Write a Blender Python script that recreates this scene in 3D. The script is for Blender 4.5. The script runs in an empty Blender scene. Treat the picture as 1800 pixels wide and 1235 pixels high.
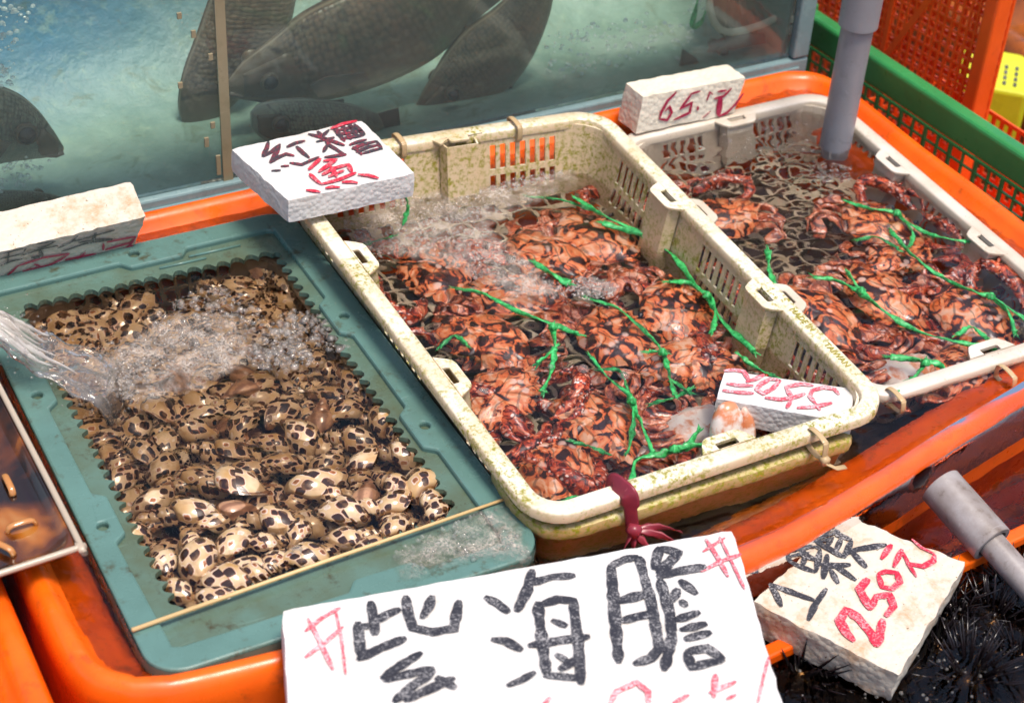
import bpy, bmesh, math, random
import numpy as np
from mathutils import Vector, Matrix, noise

# ------------------------------------------------------------------ camera, sky, sun
sc = bpy.context.scene
col = sc.collection
CX, CY, FPX = 900.0, 617.5, 3223.0743
VL = np.array([-1280 - CX, -(-1996 - CY), -FPX]); VL /= np.linalg.norm(VL)
VS = np.array([8000 - CX, -(-1330 - CY), -FPX]); VS /= np.linalg.norm(VS)
R3 = np.stack([VS, VL, np.cross(VS, VL)])
CAM = -2.0 * (R3 @ np.array([0, 0, -1.0]))
cd = bpy.data.cameras.new('camera'); cam = bpy.data.objects.new('camera', cd); col.objects.link(cam)
cam.matrix_world = Matrix([list(R3[i]) + [CAM[i]] for i in range(3)] + [[0, 0, 0, 1]])
cd.sensor_width = 36; cd.lens = FPX / 1800 * 36; cd.clip_start = .05; cd.clip_end = 200
cd.dof.use_dof = True; cd.dof.focus_distance = 1.93; cd.dof.aperture_fstop = 6.3
sc.camera = cam
SUN_EL, SUN_AZ = math.radians(74), math.radians(165)      # azimuth from +Y (away from camera) towards +X
w = bpy.data.worlds.new('World'); sc.world = w; w.use_nodes = True
wn = w.node_tree; bg = wn.nodes['Background']
sky = wn.nodes.new('ShaderNodeTexSky'); sky.sky_type = 'NISHITA'; sky.sun_disc = False
sky.sun_elevation = SUN_EL; sky.sun_rotation = SUN_AZ
sky.air_density = 1.0; sky.dust_density = 3.0; sky.ozone_density = .6
wn.links.new(sky.outputs[0], bg.inputs[0]); bg.inputs[1].default_value = .145
sd = bpy.data.lights.new('sun', 'SUN'); sd.energy = 2.8; sd.angle = math.radians(17); sd.color = (1, .93, .82)
so = bpy.data.objects.new('sun', sd); col.objects.link(so)
sv = Vector((math.sin(SUN_AZ) * math.cos(SUN_EL), math.cos(SUN_AZ) * math.cos(SUN_EL), math.sin(SUN_EL)))
so.rotation_euler = sv.to_track_quat('Z', 'Y').to_euler(); so.location = (0, 0, 3)
vs = sc.view_settings; vs.view_transform = 'Standard'; vs.look = 'None'; vs.gamma = 1; vs.exposure = .52
vs.use_curve_mapping = False
try:
    sc.cycles.max_bounces = 14; sc.cycles.transmission_bounces = 12; sc.cycles.transparent_max_bounces = 40
    sc.cycles.glossy_bounces = 4; sc.cycles.diffuse_bounces = 4
    sc.cycles.caustics_refractive = True; sc.cycles.caustics_reflective = False; sc.cycles.blur_glossy = .6
except Exception: pass

# ------------------------------------------------------------------ helpers
def ray(px, py): return R3 @ np.array([(px - CX) / FPX, -(py - CY) / FPX, -1.0])
def at(px, py, z=0.0):
    r = ray(px, py); t = (z - CAM[2]) / r[2]; return Vector(CAM + t * r)
def atY(px, py, y):
    r = ray(px, py); t = (y - CAM[1]) / r[1]; return Vector(CAM + t * r)
def atX(px, py, x):
    r = ray(px, py); t = (x - CAM[0]) / r[0]; return Vector(CAM + t * r)
def nz(x, y, z=0.0): return noise.noise(Vector((x, y, z)))
rnd = random.Random(7)

def tag(o, label=None, cat=None, group=None, kind=None):
    if label: o['label'] = label
    if cat: o['category'] = cat
    if group: o['group'] = group
    if kind: o['kind'] = kind
    return o
def empty(name, loc, label=None, cat=None, group=None):
    o = bpy.data.objects.new(name, None); col.objects.link(o); o.location = loc; o.empty_display_size = .02
    return tag(o, label, cat, group)
def wloc(o):
    v = Vector((0, 0, 0))
    while o is not None: v += Vector(o.location); o = o.parent
    return v
class MB:
    def __init__(s): s.V = []; s.F = []; s.U = []
    def add(s, V, F):
        b = len(s.V); s.V += [Vector(v) for v in V]; s.F += [tuple(i + b for i in f) for f in F]; return s
    def box(s, c, d, R=None):
        c = Vector(c); P = []
        for k in (-.5, .5):
            for j in (-.5, .5):
                for i in (-.5, .5):
                    v = Vector((i * d[0], j * d[1], k * d[2]))
                    P.append(c + (R @ v if R else v))
        return s.add(P, [(0, 2, 3, 1), (4, 5, 7, 6), (0, 1, 5, 4), (2, 6, 7, 3), (0, 4, 6, 2), (1, 3, 7, 5)])
    def bar(s, a, b, wd, ht, up=(0, 0, 1)):
        a = Vector(a); b = Vector(b); d = b - a; L = d.length; d = d / L
        u = Vector(up); sx = d.cross(u)
        if sx.length < 1e-5: sx = d.cross(Vector((1, 0, 0)))
        sx.normalize(); u = sx.cross(d)
        return s.box((a + b) / 2, (L, wd, ht), Matrix((d, sx, u)).transposed())
    def loft(s, path, ra, rb=None, n=10, up=(0, 0, 1), twist=0.0, cap=True):
        path = [Vector(p) for p in path]; m = len(path)
        if not hasattr(ra, '__len__'): ra = [ra] * m
        if rb is None: rb = ra
        if not hasattr(rb, '__len__'): rb = [rb] * m
        V = []; F = []; N = None
        for i, p in enumerate(path):
            t = (path[min(i + 1, m - 1)] - path[max(i - 1, 0)])
            t = t.normalized() if t.length > 1e-9 else Vector((1, 0, 0))
            if N is None:
                N = Vector(up).cross(t)
                if N.length < 1e-4: N = Vector((1, 0, 0)).cross(t)
            else: N = N - t * N.dot(t)
            N.normalize(); B = t.cross(N)
            for k in range(n):
                a = 2 * math.pi * k / n; c, q = math.cos(a) * ra[i], math.sin(a) * rb[i]
                tw = twist * i; ct, st = math.cos(tw), math.sin(tw)
                V.append(p + N * (c * ct - q * st) + B * (c * st + q * ct))
        for i in range(m - 1):
            for k in range(n):
                F.append((i * n + k, i * n + (k + 1) % n, (i + 1) * n + (k + 1) % n, (i + 1) * n + k))
        if cap:
            F.append(tuple(range(n - 1, -1, -1))); F.append(tuple(range((m - 1) * n, m * n)))
        return s.add(V, F)
    def build(s, name, mat=None, parent=None, smooth=True, local=False, sharp=None):
        return mkobj(name, s.V, s.F, mat, parent, smooth, local, sharp)
def mkobj(name, V, F, mat=None, parent=None, smooth=True, local=False, sharp=None, uv=None):
    me = bpy.data.meshes.new(name)
    if local or parent is not None: off = Vector((0, 0, 0)) if local else wloc(parent)
    else:
        n = max(1, len(V)); off = Vector((sum(v[0] for v in V) / n, sum(v[1] for v in V) / n, min(v[2] for v in V)))
    me.from_pydata([tuple(Vector(v) - off) for v in V], [], F)
    if smooth: me.polygons.foreach_set('use_smooth', [True] * len(me.polygons))
    if uv is not None:
        lay = me.uv_layers.new(name='UVMap')
        li = np.zeros(len(me.loops), dtype=np.int32); me.loops.foreach_get('vertex_index', li)
        lay.data.foreach_set('uv', np.array(uv, dtype=np.float32)[li].ravel())
    me.update()
    if sharp:
        try: me.set_sharp_from_angle(angle=math.radians(sharp))
        except Exception: pass
    if mat: me.materials.append(mat)
    o = bpy.data.objects.new(name, me); col.objects.link(o)
    if parent is not None: o.parent = parent
    elif not local: o.location = off
    return o
def bm_done(bm, name, mat, parent=None, smooth=False, sharp=None):
    bm.normal_update()
    V = [v.co.copy() for v in bm.verts]; bm.verts.index_update()
    F = [tuple(v.index for v in f.verts) for f in bm.faces]; bm.free()
    return mkobj(name, V, F, mat, parent, smooth, sharp=sharp)
def bevel(o, wd, seg=2):
    m = o.modifiers.new('bevel', 'BEVEL'); m.width = wd; m.segments = seg; m.limit_method = 'ANGLE'; m.angle_limit = .6
    return o
def catmull(pts, n=6):
    P = [Vector(p) for p in pts]
    if len(P) < 3:
        return [P[0].lerp(P[-1], i / n) for i in range(n + 1)]
    P = [P[0] * 2 - P[1]] + P + [P[-1] * 2 - P[-2]]; out = []
    for i in range(1, len(P) - 2):
        a, b, c, d = P[i - 1:i + 3]
        for k in range(n):
            t = k / n
            out.append(.5 * ((2 * b) + (c - a) * t + (2 * a - 5 * b + 4 * c - d) * t * t + (3 * b - a - 3 * c + d) * t ** 3))
    out.append(P[-2]); return out
def rrect(x0, y0, x1, y1, r, n=6):
    out = []
    for cx, cy, a0 in ((x1 - r, y1 - r, 0), (x0 + r, y1 - r, 90), (x0 + r, y0 + r, 180), (x1 - r, y0 + r, 270)):
        for k in range(n + 1):
            a = math.radians(a0 + 90 * k / n); out.append((cx + r * math.cos(a), cy + r * math.sin(a)))
    return out
def inside(poly, x, y):
    c = False; j = len(poly) - 1
    for i in range(len(poly)):
        xi, yi = poly[i][0], poly[i][1]; xj, yj = poly[j][0], poly[j][1]
        if (yi > y) != (yj > y) and x < (xj - xi) * (y - yi) / (yj - yi) + xi: c = not c
        j = i
    return c
def plate(loops, z0, z1):
    """flat plate with holes: loops[0] outline, others holes (lists of (x, y))"""
    bm = bmesh.new(); E = []
    for lp in loops:
        vs_ = [bm.verts.new((p[0], p[1], z1)) for p in lp]
        for i in range(len(vs_)): E.append(bm.edges.new((vs_[i], vs_[(i + 1) % len(vs_)])))
    g = bmesh.ops.triangle_fill(bm, edges=E, use_beauty=True, use_dissolve=False, normal=(0, 0, 1))
    fs = [f for f in bm.faces]
    for f in fs:
        f.normal_update()
        if f.normal.z < 0: f.normal_flip()
    ex = bmesh.ops.extrude_face_region(bm, geom=fs)
    up = [v for v in ex['geom'] if isinstance(v, bmesh.types.BMVert)]
    # the extruded copy is the top; the originals move down
    tops = set(up)
    for v in bm.verts:
        if v not in tops: v.co.z = z0
    bm.normal_update(); bmesh.ops.recalc_face_normals(bm, faces=bm.faces)
    return bm

# ------------------------------------------------------------------ materials
class M:
    def __init__(s, name):
        s.m = bpy.data.materials.new(name); s.m.use_nodes = True; s.t = s.m.node_tree; s.b = s.t.nodes['Principled BSDF']
    def n(s, ty, ins=None, **props):
        nd = s.t.nodes.new('ShaderNode' + ty)
        for k, v in props.items(): setattr(nd, k, v)
        for k, v in (ins or {}).items():
            i = nd.inputs[k]
            if hasattr(v, 'is_output'): s.t.links.new(v, i)
            else: i.default_value = v
        return nd
    def set(s, **kw):
        for k, v in kw.items():
            i = s.b.inputs[k.replace('_', ' ')]
            if hasattr(v, 'is_output'): s.t.links.new(v, i)
            else: i.default_value = v
        return s
    def obj(s, loc=0.0):
        tc = s.n('TexCoord').outputs['Object']
        if loc:
            r = s.n('ObjectInfo').outputs['Random']
            q = s.n('VectorMath', {0: s.n('CombineXYZ', {0: r, 1: r, 2: r}).outputs[0], 1: (loc, loc * 1.7, loc * .6)}, operation='MULTIPLY')
            tc = s.n('VectorMath', {0: tc, 1: q.outputs[0]}).outputs[0]
        return tc
    def noise(s, vec, scale, detail=4, rough=.6, dist=0.0):
        return s.n('TexNoise', {'Vector': vec, 'Scale': scale, 'Detail': detail, 'Roughness': rough, 'Distortion': dist}).outputs[0]
    def ramp(s, f, stops, interp='LINEAR'):
        r = s.n('ValToRGB', {0: f}); cr = r.color_ramp; cr.interpolation = interp
        while len(cr.elements) < len(stops): cr.elements.new(.5)
        for e, (p, c) in zip(cr.elements, stops):
            e.position = p; e.color = (c[0], c[1], c[2], 1) if hasattr(c, '__len__') else (c, c, c, 1)
        return r.outputs[0]
    def mix(s, f, a, b, blend='MIX'):
        nd = s.n('Mix', data_type='RGBA', blend_type=blend)
        for i, v in ((0, f), (6, a), (7, b)):
            if hasattr(v, 'is_output'): s.t.links.new(v, nd.inputs[i])
            else: nd.inputs[i].default_value = v if i == 0 else (*v, 1)
        return nd.outputs[2]
    def math(s, op, a, b=0.0): return s.n('Math', {0: a, 1: b}, operation=op).outputs[0]
    def bump(s, h, strength=.3, dist=.001, normal=None):
        d = {'Height': h, 'Strength': strength, 'Distance': dist}
        if normal is not None: d['Normal'] = normal
        return s.n('Bump', d).outputs[0]

def plastic(name, base, dark, rough=.32, dirt=(.06, .04, .02), amount=.5, sc_=9):
    m = M(name); v = m.obj()
    c = m.mix(m.ramp(m.noise(v, sc_, 5), [(.3, 0), (.75, 1)]), base, dark)
    d = m.ramp(m.noise(v, 42, 6, .7), [(.56, 0), (.72, amount)])
    c = m.mix(d, c, dirt)
    mp = m.n('Mapping', {'Vector': v, 'Scale': (7, 110, 60), 'Rotation': (0, 0, .5)}).outputs[0]
    c = m.mix(m.ramp(m.noise(mp, 1.6, 4, .7), [(.64, 0), (.72, .38)]), c, tuple(min(1, x * 1.25 + .05) for x in base))
    c = m.mix(m.ramp(m.noise(v, 5, 6, .75), [(.52, 0), (.74, amount * .6)]), c, tuple(.5 * x + .5 * y for x, y in zip(dark, dirt)))
    m.set(Base_Color=c, Roughness=m.ramp(m.noise(v, 30, 4), [(.3, rough * .6), (.7, rough * 1.6)]),
          Normal=m.bump(m.noise(v, 160, 3), .25, .0006))
    m.set(Coat_Weight=.12, Coat_Roughness=.12, Specular_IOR_Level=.35)
    return m.m
ORANGE = plastic('orange_plastic', (.90, .135, .004), (.70, .07, .003), .3, (.14, .04, .008), .6)
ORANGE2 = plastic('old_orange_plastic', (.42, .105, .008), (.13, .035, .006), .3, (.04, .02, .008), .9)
TEAL = plastic('teal_plastic', (.105, .205, .185), (.08, .155, .135), .24, (.055, .042, .014), 1.0, 14)
TEALD = plastic('scummed_teal_plastic', (.095, .170, .140), (.075, .085, .042), .24, (.045, .03, .009), 1.0, 17)
GREEN = plastic('green_plastic', (.035, .25, .07), (.022, .17, .05), .35, (.03, .05, .02), .3)
REDMESH = plastic('red_orange_plastic', (.92, .13, .014), (.72, .075, .008), .4, (.2, .03, .01), .3)
YELLOW = plastic('yellow_plastic', (.62, .66, .02), (.5, .52, .02), .4, (.2, .2, .02), .2)
PIPE = plastic('grey_pvc', (.27, .265, .285), (.225, .22, .235), .38, (.12, .10, .09), .35, 20)
PIPE2 = plastic('worn_grey_pvc', (.36, .33, .33), (.17, .13, .11), .35, (.09, .055, .03), .9, 22)
STEEL = plastic('blue_grey_frame', (.20, .29, .30), (.13, .20, .21), .25, (.10, .10, .08), .4, 12)
TIE = plastic('cable_tie_nylon', (.50, .36, .2), (.42, .28, .14), .35, (.2, .12, .05), .3)
RIBBON = plastic('crimson_ribbon', (.27, .028, .045), (.16, .015, .03), .4, (.08, .01, .02), .3, 40)

def crate_mat(name, base, stain, moss, ms=.5, lo=.54):
    m = M(name); v = m.obj()
    c = m.mix(m.ramp(m.noise(v, 11, 5), [(.35, 0), (.72, 1)]), base, stain)
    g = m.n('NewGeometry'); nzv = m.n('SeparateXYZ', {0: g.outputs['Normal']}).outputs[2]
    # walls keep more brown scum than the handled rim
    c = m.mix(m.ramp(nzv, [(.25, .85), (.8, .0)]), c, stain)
    big = m.noise(v, 13, 3); fine = m.noise(v, 170, 5, .75)
    k = m.math('MULTIPLY', m.ramp(big, [(lo - .12, 0), (lo + .1, 1)]), m.ramp(fine, [(.47, 0), (.6, 1)]))
    k = m.math('MULTIPLY', k, ms)
    c = m.mix(k, c, moss)
    sp = m.ramp(m.noise(v, 330, 3, .6), [(.66, 0), (.72, .7)])
    c = m.mix(sp, c, (.16, .10, .05))
    m.set(Base_Color=c, Roughness=.38, Normal=m.bump(m.noise(v, 240, 4), .2, .0005)); m.set(Coat_Weight=.15, Coat_Roughness=.2)
    return m.m
CRATE1 = crate_mat('cream_crate_plastic', (.82, .76, .63), (.58, .43, .26), (.25, .23, .012), 1.0, .45)
CRATE2 = crate_mat('grey_crate_plastic', (.66, .60, .53), (.50, .41, .31), (.25, .19, .05), .3, .6)
CRATE3 = crate_mat('mossy_crate_plastic', (.62, .52, .26), (.40, .27, .11), (.24, .24, .012), 1, .36)
CRATE4 = crate_mat('brown_crate_plastic', (.20, .14, .10), (.12, .07, .04), (.06, .05, .01), .5, .5)

LATTICE = crate_mat('scummed_lattice_plastic', (.50, .40, .29), (.30, .21, .13), (.17, .14, .03), .6, .5)
def foam_mat(name, base=(.82, .80, .78), dirt=(.45, .30, .14), amt=.25, bead=170):
    m = M(name); v = m.obj()
    vor = m.n('TexVoronoi', {'Vector': v, 'Scale': bead}, feature='F1')
    g = m.n('NewGeometry'); nzv = m.n('SeparateXYZ', {0: m.n('VectorMath', {0: g.outputs['True Normal']}, operation='ABSOLUTE').outputs[0]}).outputs[2]
    d = m.ramp(m.noise(v, 26, 6, .75), [(.5, 0), (.8, amt)])
    c = m.mix(d, base, dirt)
    c = m.mix(m.ramp(m.noise(v, 300, 2), [(.68, 0), (.74, amt * .9)]), c, (.2, .13, .06))
    h = m.ramp(vor.outputs['Distance'], [(0, 1), (.8, 0)])
    m.set(Base_Color=c, Roughness=.6, Normal=m.bump(h, .55, .0016), Subsurface_Weight=.15, Subsurface_Radius=(.01, .01, .01), Subsurface_Scale=.3)
    return m.m
FOAMW = foam_mat('white_foam_board', (.63, .605, .59), amt=.34)
FOAMD = foam_mat('dirty_foam_board', (.58, .51, .43), (.46, .24, .10), 1.3, 150)
FOAMC = foam_mat('cream_foam_board', (.74, .67, .55), (.52, .38, .22), .4, 150)
def ink_mat(name, a, b, lo=.45):
    m = M(name); v = m.obj()
    k = m.ramp(m.math('ADD', m.noise(v, 520, 3, .7), m.math('MULTIPLY', m.math('SUBTRACT', m.noise(v, 60, 3), .5), .45)), [(lo - .06, 0), (lo + .12, 1)])
    m.set(Base_Color=m.mix(k, a, b), Roughness=.35); return m.m
INKB = ink_mat('black_marker', (.40, .38, .38), (.025, .023, .028), .36)
INKR = ink_mat('red_marker', (.75, .32, .34), (.55, .012, .04), .38)
INKRL = ink_mat('faded_red_marker', (.80, .50, .52), (.62, .07, .10), .42)
INKM = ink_mat('crimson_marker', (.45, .08, .16), (.33, .006, .045), .35)
INKBR = ink_mat('black_over_red_marker', (.42, .02, .05), (.035, .04, .05), .38)

def shell_mat():
    m = M('spotted_shell'); uv = m.n('TexCoord').outputs['UV']
    r = m.n('ObjectInfo').outputs['Random']
    off = m.n('CombineXYZ', {0: m.math('MULTIPLY', r, 17.3), 1: m.math('MULTIPLY', r, .35), 2: m.math('MULTIPLY', r, 9.0)}).outputs[0]
    v = m.n('VectorMath', {0: uv, 1: off}).outputs[0]
    ds = m.n('TexNoise', {'Vector': v, 'Scale': 2.4, 'Detail': 2.0})
    v2 = m.n('VectorMath', {0: v, 1: m.n('VectorMath', {0: ds.outputs['Color'], 1: (.15, .10, 0)}, operation='MULTIPLY').outputs[0]}).outputs[0]
    vs2 = m.n('VectorMath', {0: v2, 1: (1.0, 1.0, 0.0)}, operation='MULTIPLY').outputs[0]
    vo = m.n('TexVoronoi', {'Vector': vs2, 'Scale': 3.3, 'Randomness': .6, 'Exponent': 3.2}, feature='F1', distance='MINKOWSKI')
    d = m.math('ADD', m.math('SUBTRACT', .58, vo.outputs['Distance']), m.math('MULTIPLY', m.math('SUBTRACT', m.noise(v, 7, 3), .5), .09))
    base = m.mix(m.ramp(m.noise(v, 1.1, 3), [(.35, 0), (.7, 1)]), (.62, .46, .29), (.44, .25, .09))
    c = m.ramp(d, [(.10, (1, 1, 1)), (.145, (.34, .11, .03)), (.185, (.03, .011, .005))])
    c = m.mix(m.ramp(d, [(.09, 0), (.14, 1)]), base, c)
    sv_ = m.n('SeparateXYZ', {0: uv}).outputs[1]
    sut = m.math('ABSOLUTE', m.math('SUBTRACT', sv_, .70))
    c = m.mix(m.ramp(sut, [(.04, .9), (.20, 0)]), c, (.17, .07, .02))
    c = m.mix(m.ramp(m.noise(v, 3.2, 4), [(.52, 0), (.72, .6)]), c, (.26, .13, .05))
    m.set(Base_Color=c, Roughness=.2, Normal=m.bump(m.noise(v, 14, 3), .12, .001)); m.set(Coat_Weight=.6, Coat_Roughness=.06)
    return m.m
SHELL = shell_mat()
def shell_brown():
    m = M('brown_shell'); uv = m.n('TexCoord').outputs['UV']; r = m.n('ObjectInfo').outputs['Random']
    v = m.n('VectorMath', {0: uv, 1: m.n('CombineXYZ', {0: r, 1: r, 2: r}).outputs[0]}).outputs[0]
    w_ = m.n('TexWave', {'Vector': v, 'Scale': .7, 'Distortion': 3.0, 'Detail': 3.0}).outputs[1]
    c = m.mix(m.ramp(w_, [(.2, 0), (.8, 1)]), (.42, .22, .12), (.22, .10, .05))
    c = m.mix(m.ramp(m.noise(v, 5, 4), [(.5, 0), (.75, .7)]), c, (.10, .05, .025))
    m.set(Base_Color=c, Roughness=.28); m.set(Coat_Weight=.5, Coat_Roughness=.08); return m.m
SHELLB = shell_brown()
def flesh():
    m = M('snail_foot'); v = m.obj(5)
    c = m.mix(m.ramp(m.noise(v, 120, 4), [(.4, 0), (.65, 1)]), (.30, .14, .06), (.09, .035, .015))
    m.set(Base_Color=c, Roughness=.25); m.set(Coat_Weight=.5); return m.m
FLESH = flesh()
def crab_mat(name, sc_, stops, pale, spot, spot_s):
    m = M(name); v = m.obj(3.0)
    n1 = m.noise(v, sc_, 3, .5, 1.9)
    c = m.ramp(n1, stops)
    wv = m.n('TexWave', {'Vector': v, 'Scale': sc_ * .55, 'Distortion': 9.0, 'Detail': 2.0, 'Detail Scale': 1.2}, wave_type='BANDS', bands_direction='Y').outputs[1]
    c = m.mix(m.ramp(wv, [(.90, 0), (.97, .55)]), c, stops[0][1])
    sp = m.n('TexVoronoi', {'Vector': v, 'Scale': float(spot_s), 'Randomness': 1.0}, feature='F1').outputs['Distance']
    k = m.math('MULTIPLY', m.ramp(sp, [(.22, spot), (.34, 0)]), m.ramp(m.noise(v, sc_ * .7, 2), [(.45, 0), (.55, 1)]))
    c = m.mix(k, c, pale)
    m.set(Base_Color=c, Roughness=.3, Normal=m.bump(m.noise(v, 330, 3), .6, .0015)); m.set(Coat_Weight=.4, Coat_Roughness=.1)
    return m.m
CARA = crab_mat('crab_carapace', 38.0, [(.415, (.034, .010, .008)), (.455, (.18, .028, .010)), (.485, (.76, .15, .035)), (.58, (.82, .30, .12)), (.68, (.84, .48, .32))], (.88, .60, .50), .8, 62)
CLAW = crab_mat('crab_claw', 75.0, [(.38, (.03, .005, .004)), (.46, (.22, .016, .007)), (.53, (.56, .07, .02)), (.64, (.66, .20, .09)), (.71, (.85, .62, .54))], (.86, .70, .64), 1.0, 150)
LEGM = crab_mat('crab_leg', 60.0, [(.36, (.07, .012, .006)), (.45, (.34, .05, .016)), (.55, (.64, .18, .07)), (.70, (.80, .48, .36))], (.84, .66, .58), .7, 120)
def pale():
    m = M('crab_underside'); v = m.obj(2)
    c = m.mix(m.ramp(m.noise(v, 30, 4), [(.50, 0), (.60, 1)]), (.76, .66, .60), (.62, .22, .10))
    m.set(Base_Color=c, Roughness=.3); m.set(Coat_Weight=.4); return m.m
PALE = pale()
def string_mat():
    m = M('green_raffia'); v = m.obj()
    k = m.noise(v, 170, 4, .7)
    c = m.mix(m.ramp(k, [(.40, 0), (.60, 1)]), (.005, .20, .035), (.06, .50, .14))
    m.set(Base_Color=c, Roughness=.32, Normal=m.bump(k, .9, .002)); m.set(Coat_Weight=.3); return m.m
RAFFIA = string_mat()
def fish_mat(name, a, b, belly, sc_=95):
    m = M(name); v = m.obj(); uv = m.n('TexCoord').outputs['UV']; sx = m.n('SeparateXYZ', {0: uv}).outputs
    mp = m.n('Mapping', {'Vector': uv, 'Scale': (sc_ * .42, sc_ * .30, 1)}).outputs[0]
    vo = m.n('TexVoronoi', {'Vector': mp, 'Scale': 1.0, 'Randomness': .45}, feature='F1').outputs['Distance']
    c = m.mix(m.ramp(m.noise(v, 11, 5, .7), [(.36, 0), (.64, 1)]), a, b)
    edge_ = m.math('ADD', sx[0], m.math('MULTIPLY', m.noise(v, 30, 3), .10))
    body = m.ramp(edge_, [(.30, 0), (.36, 1), (.9, .5)])
    c = m.mix(m.math('MULTIPLY', body, m.ramp(vo, [(.32, 0), (.66, .85)])), c, tuple(x * .3 for x in b))
    # gill cover edge and cheek marks
    gl = m.math('ABSOLUTE', m.math('SUBTRACT', sx[0], m.math('ADD', .25, m.math('MULTIPLY', m.math('COSINE', m.math('MULTIPLY', sx[1], 12.566)), -.035))))
    c = m.mix(m.ramp(gl, [(.004, .85), (.016, 0)]), c, tuple(x * .25 for x in b))
    c = m.mix(m.ramp(m.noise(v, 48, 5, .75), [(.52, 0), (.68, .6)]), c, belly)
    c = m.mix(m.ramp(m.noise(v, 130, 3, .7), [(.6, 0), (.72, .5)]), c, tuple(x * .3 for x in b))
    bl = m.math('MULTIPLY', m.ramp(m.math('ABSOLUTE', m.math('SUBTRACT', sx[1], .5)), [(.10, .65), (.26, 0)]), 1.0)
    c = m.mix(bl, c, belly)
    m.set(Base_Color=c, Roughness=.4, Normal=m.bump(m.math('MULTIPLY', vo, body), .5, .003)); return m.m
FISH = fish_mat('grey_fish_scales', (.17, .11, .062), (.07, .05, .032), (.27, .21, .13), 118)
FISH2 = fish_mat('pale_fish_scales', (.22, .21, .15), (.13, .13, .10), (.34, .36, .27), 130)
FISH3 = fish_mat('brown_fish_scales', (.11, .035, .02), (.04, .015, .01), (.22, .09, .06), 130)
def flat(name, c, rough=.4, **kw):
    m = M(name); m.set(Base_Color=(*c, 1), Roughness=rough, **kw); return m.m
EYE = flat('eye_black', (.006, .006, .008), .08)
FIN = plastic('fish_fin', (.12, .10, .075), (.07, .06, .045), .5, (.02, .02, .02), .5, 60)
GILL = plastic('fish_gill_cover', (.15, .105, .065), (.07, .05, .032), .35, (.26, .2, .13), .6, 40)
FINL = plastic('fish_lip', (.20, .16, .13), (.11, .08, .06), .4, (.05, .04, .03), .5, 60)
FINB = plastic('fish_eye_ring', (.13, .09, .05), (.08, .055, .03), .3, (.05, .04, .03), .5, 60)
BLACK = plastic('urchin_black', (.008, .006, .007), (.014, .008, .01), .18, (.02, .012, .01), .3)
def bamboo():
    m = M('bamboo'); v = m.obj(); c = m.mix(m.noise(v, 90, 4), (.70, .50, .25), (.52, .33, .14)); m.set(Base_Color=c, Roughness=.5); return m.m
BAMBOO = bamboo()

def water_mat(name, tint=(1, 1, 1), sc_=60, strength=.5, dist=.004):
    m = M(name); v = m.obj()
    h = m.noise(v, sc_, 3, .55, .6)
    bp = m.bump(h, strength, dist)
    m.set(Base_Color=(*tint, 1), Transmission_Weight=1.0, Roughness=0.0, IOR=1.33, Normal=bp)
    return m.m
WATER = water_mat('sea_water', (.985, .975, .96), 48, .2, .004)
WATERS = water_mat('brownish_sea_water', (.78, .66, .52), 52, .4, .004)
WATERB = water_mat('brown_water', (.55, .27, .10), 45, .5, .004)
def thin_mat(name, tint=(1, 1, 1), ior=1.4, add=0.0, rough=.03, milky=0.0, mcol=(.8, .75, .7), bumpy=None):
    """a thin film: what does not reflect goes straight through"""
    m = M(name); t = m.t; out = t.nodes['Material Output']
    tr = m.n('BsdfTransparent', {'Color': (*tint, 1)}); gl = m.n('BsdfGlossy', {'Roughness': rough})
    fr = m.n('Fresnel', {'IOR': ior}).outputs[0]
    if bumpy: 
        b = m.bump(m.noise(m.obj(), bumpy, 3), .5, .002)
        t.links.new(b, gl.inputs['Normal'])
    if add: fr = m.math('ADD', fr, add)
    mx = m.n('MixShader', {0: fr, 1: tr.outputs[0], 2: gl.outputs[0]}).outputs[0]
    if milky:
        df = m.n('BsdfDiffuse', {'Color': (*mcol, 1)})
        mx = m.n('MixShader', {0: milky, 1: mx, 2: df.outputs[0]}).outputs[0]
    t.links.new(mx, out.inputs[0]); return m.m
FILM = thin_mat('water_film', (1, .99, .98), 1.24, .0, .0, 0, bumpy=55)
GLASS = thin_mat('tank_glass', (.90, .97, .94), 1.3, .0, .02, .06, (.55, .66, .63))
BUBBLE = thin_mat('bubble_film', (.99, .985, .98), 1.30, .010, .06, .085, (.93, .87, .82))
BUBBLEF = thin_mat('fine_bubble_film', (.99, .98, .97), 1.28, .008, .08, .15, (.92, .85, .79))
def foam_sheet_mat():
    m = M('soft_froth'); t = m.t; v = m.obj(); fade = m.n('SeparateXYZ', {0: m.n('TexCoord').outputs['UV']}).outputs[0]
    vo = m.n('TexVoronoi', {'Vector': v, 'Scale': 420.0, 'Randomness': 1.0}, feature='DISTANCE_TO_EDGE').outputs['Distance']
    vo2 = m.n('TexVoronoi', {'Vector': v, 'Scale': 190.0, 'Randomness': 1.0}, feature='DISTANCE_TO_EDGE').outputs['Distance']
    rim = m.math('MAXIMUM', m.ramp(vo, [(.02, .60), (.22, .10)]), m.ramp(vo2, [(.01, .75), (.09, 0)]))
    k = m.math('MULTIPLY', rim, m.ramp(m.noise(v, 30, 5, .7), [(.36, .04), (.66, 1)]))
    k = m.math('MULTIPLY', k, m.n('MapRange', {0: m.math('ADD', fade, m.math('MULTIPLY', m.math('SUBTRACT', m.noise(v, 60, 4), .5), .9)), 1: .12, 2: .75}).outputs[0])
    df = m.n('BsdfPrincipled', {'Base Color': (.76, .66, .58, 1), 'Roughness': .25, 'Normal': m.bump(m.math('MINIMUM', vo, vo2), .8, .003)})
    mx = m.n('MixShader', {0: k, 1: m.n('BsdfTransparent').outputs[0], 2: df.outputs[0]})
    t.links.new(mx.outputs[0], t.nodes['Material Output'].inputs[0]); return m.m
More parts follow.
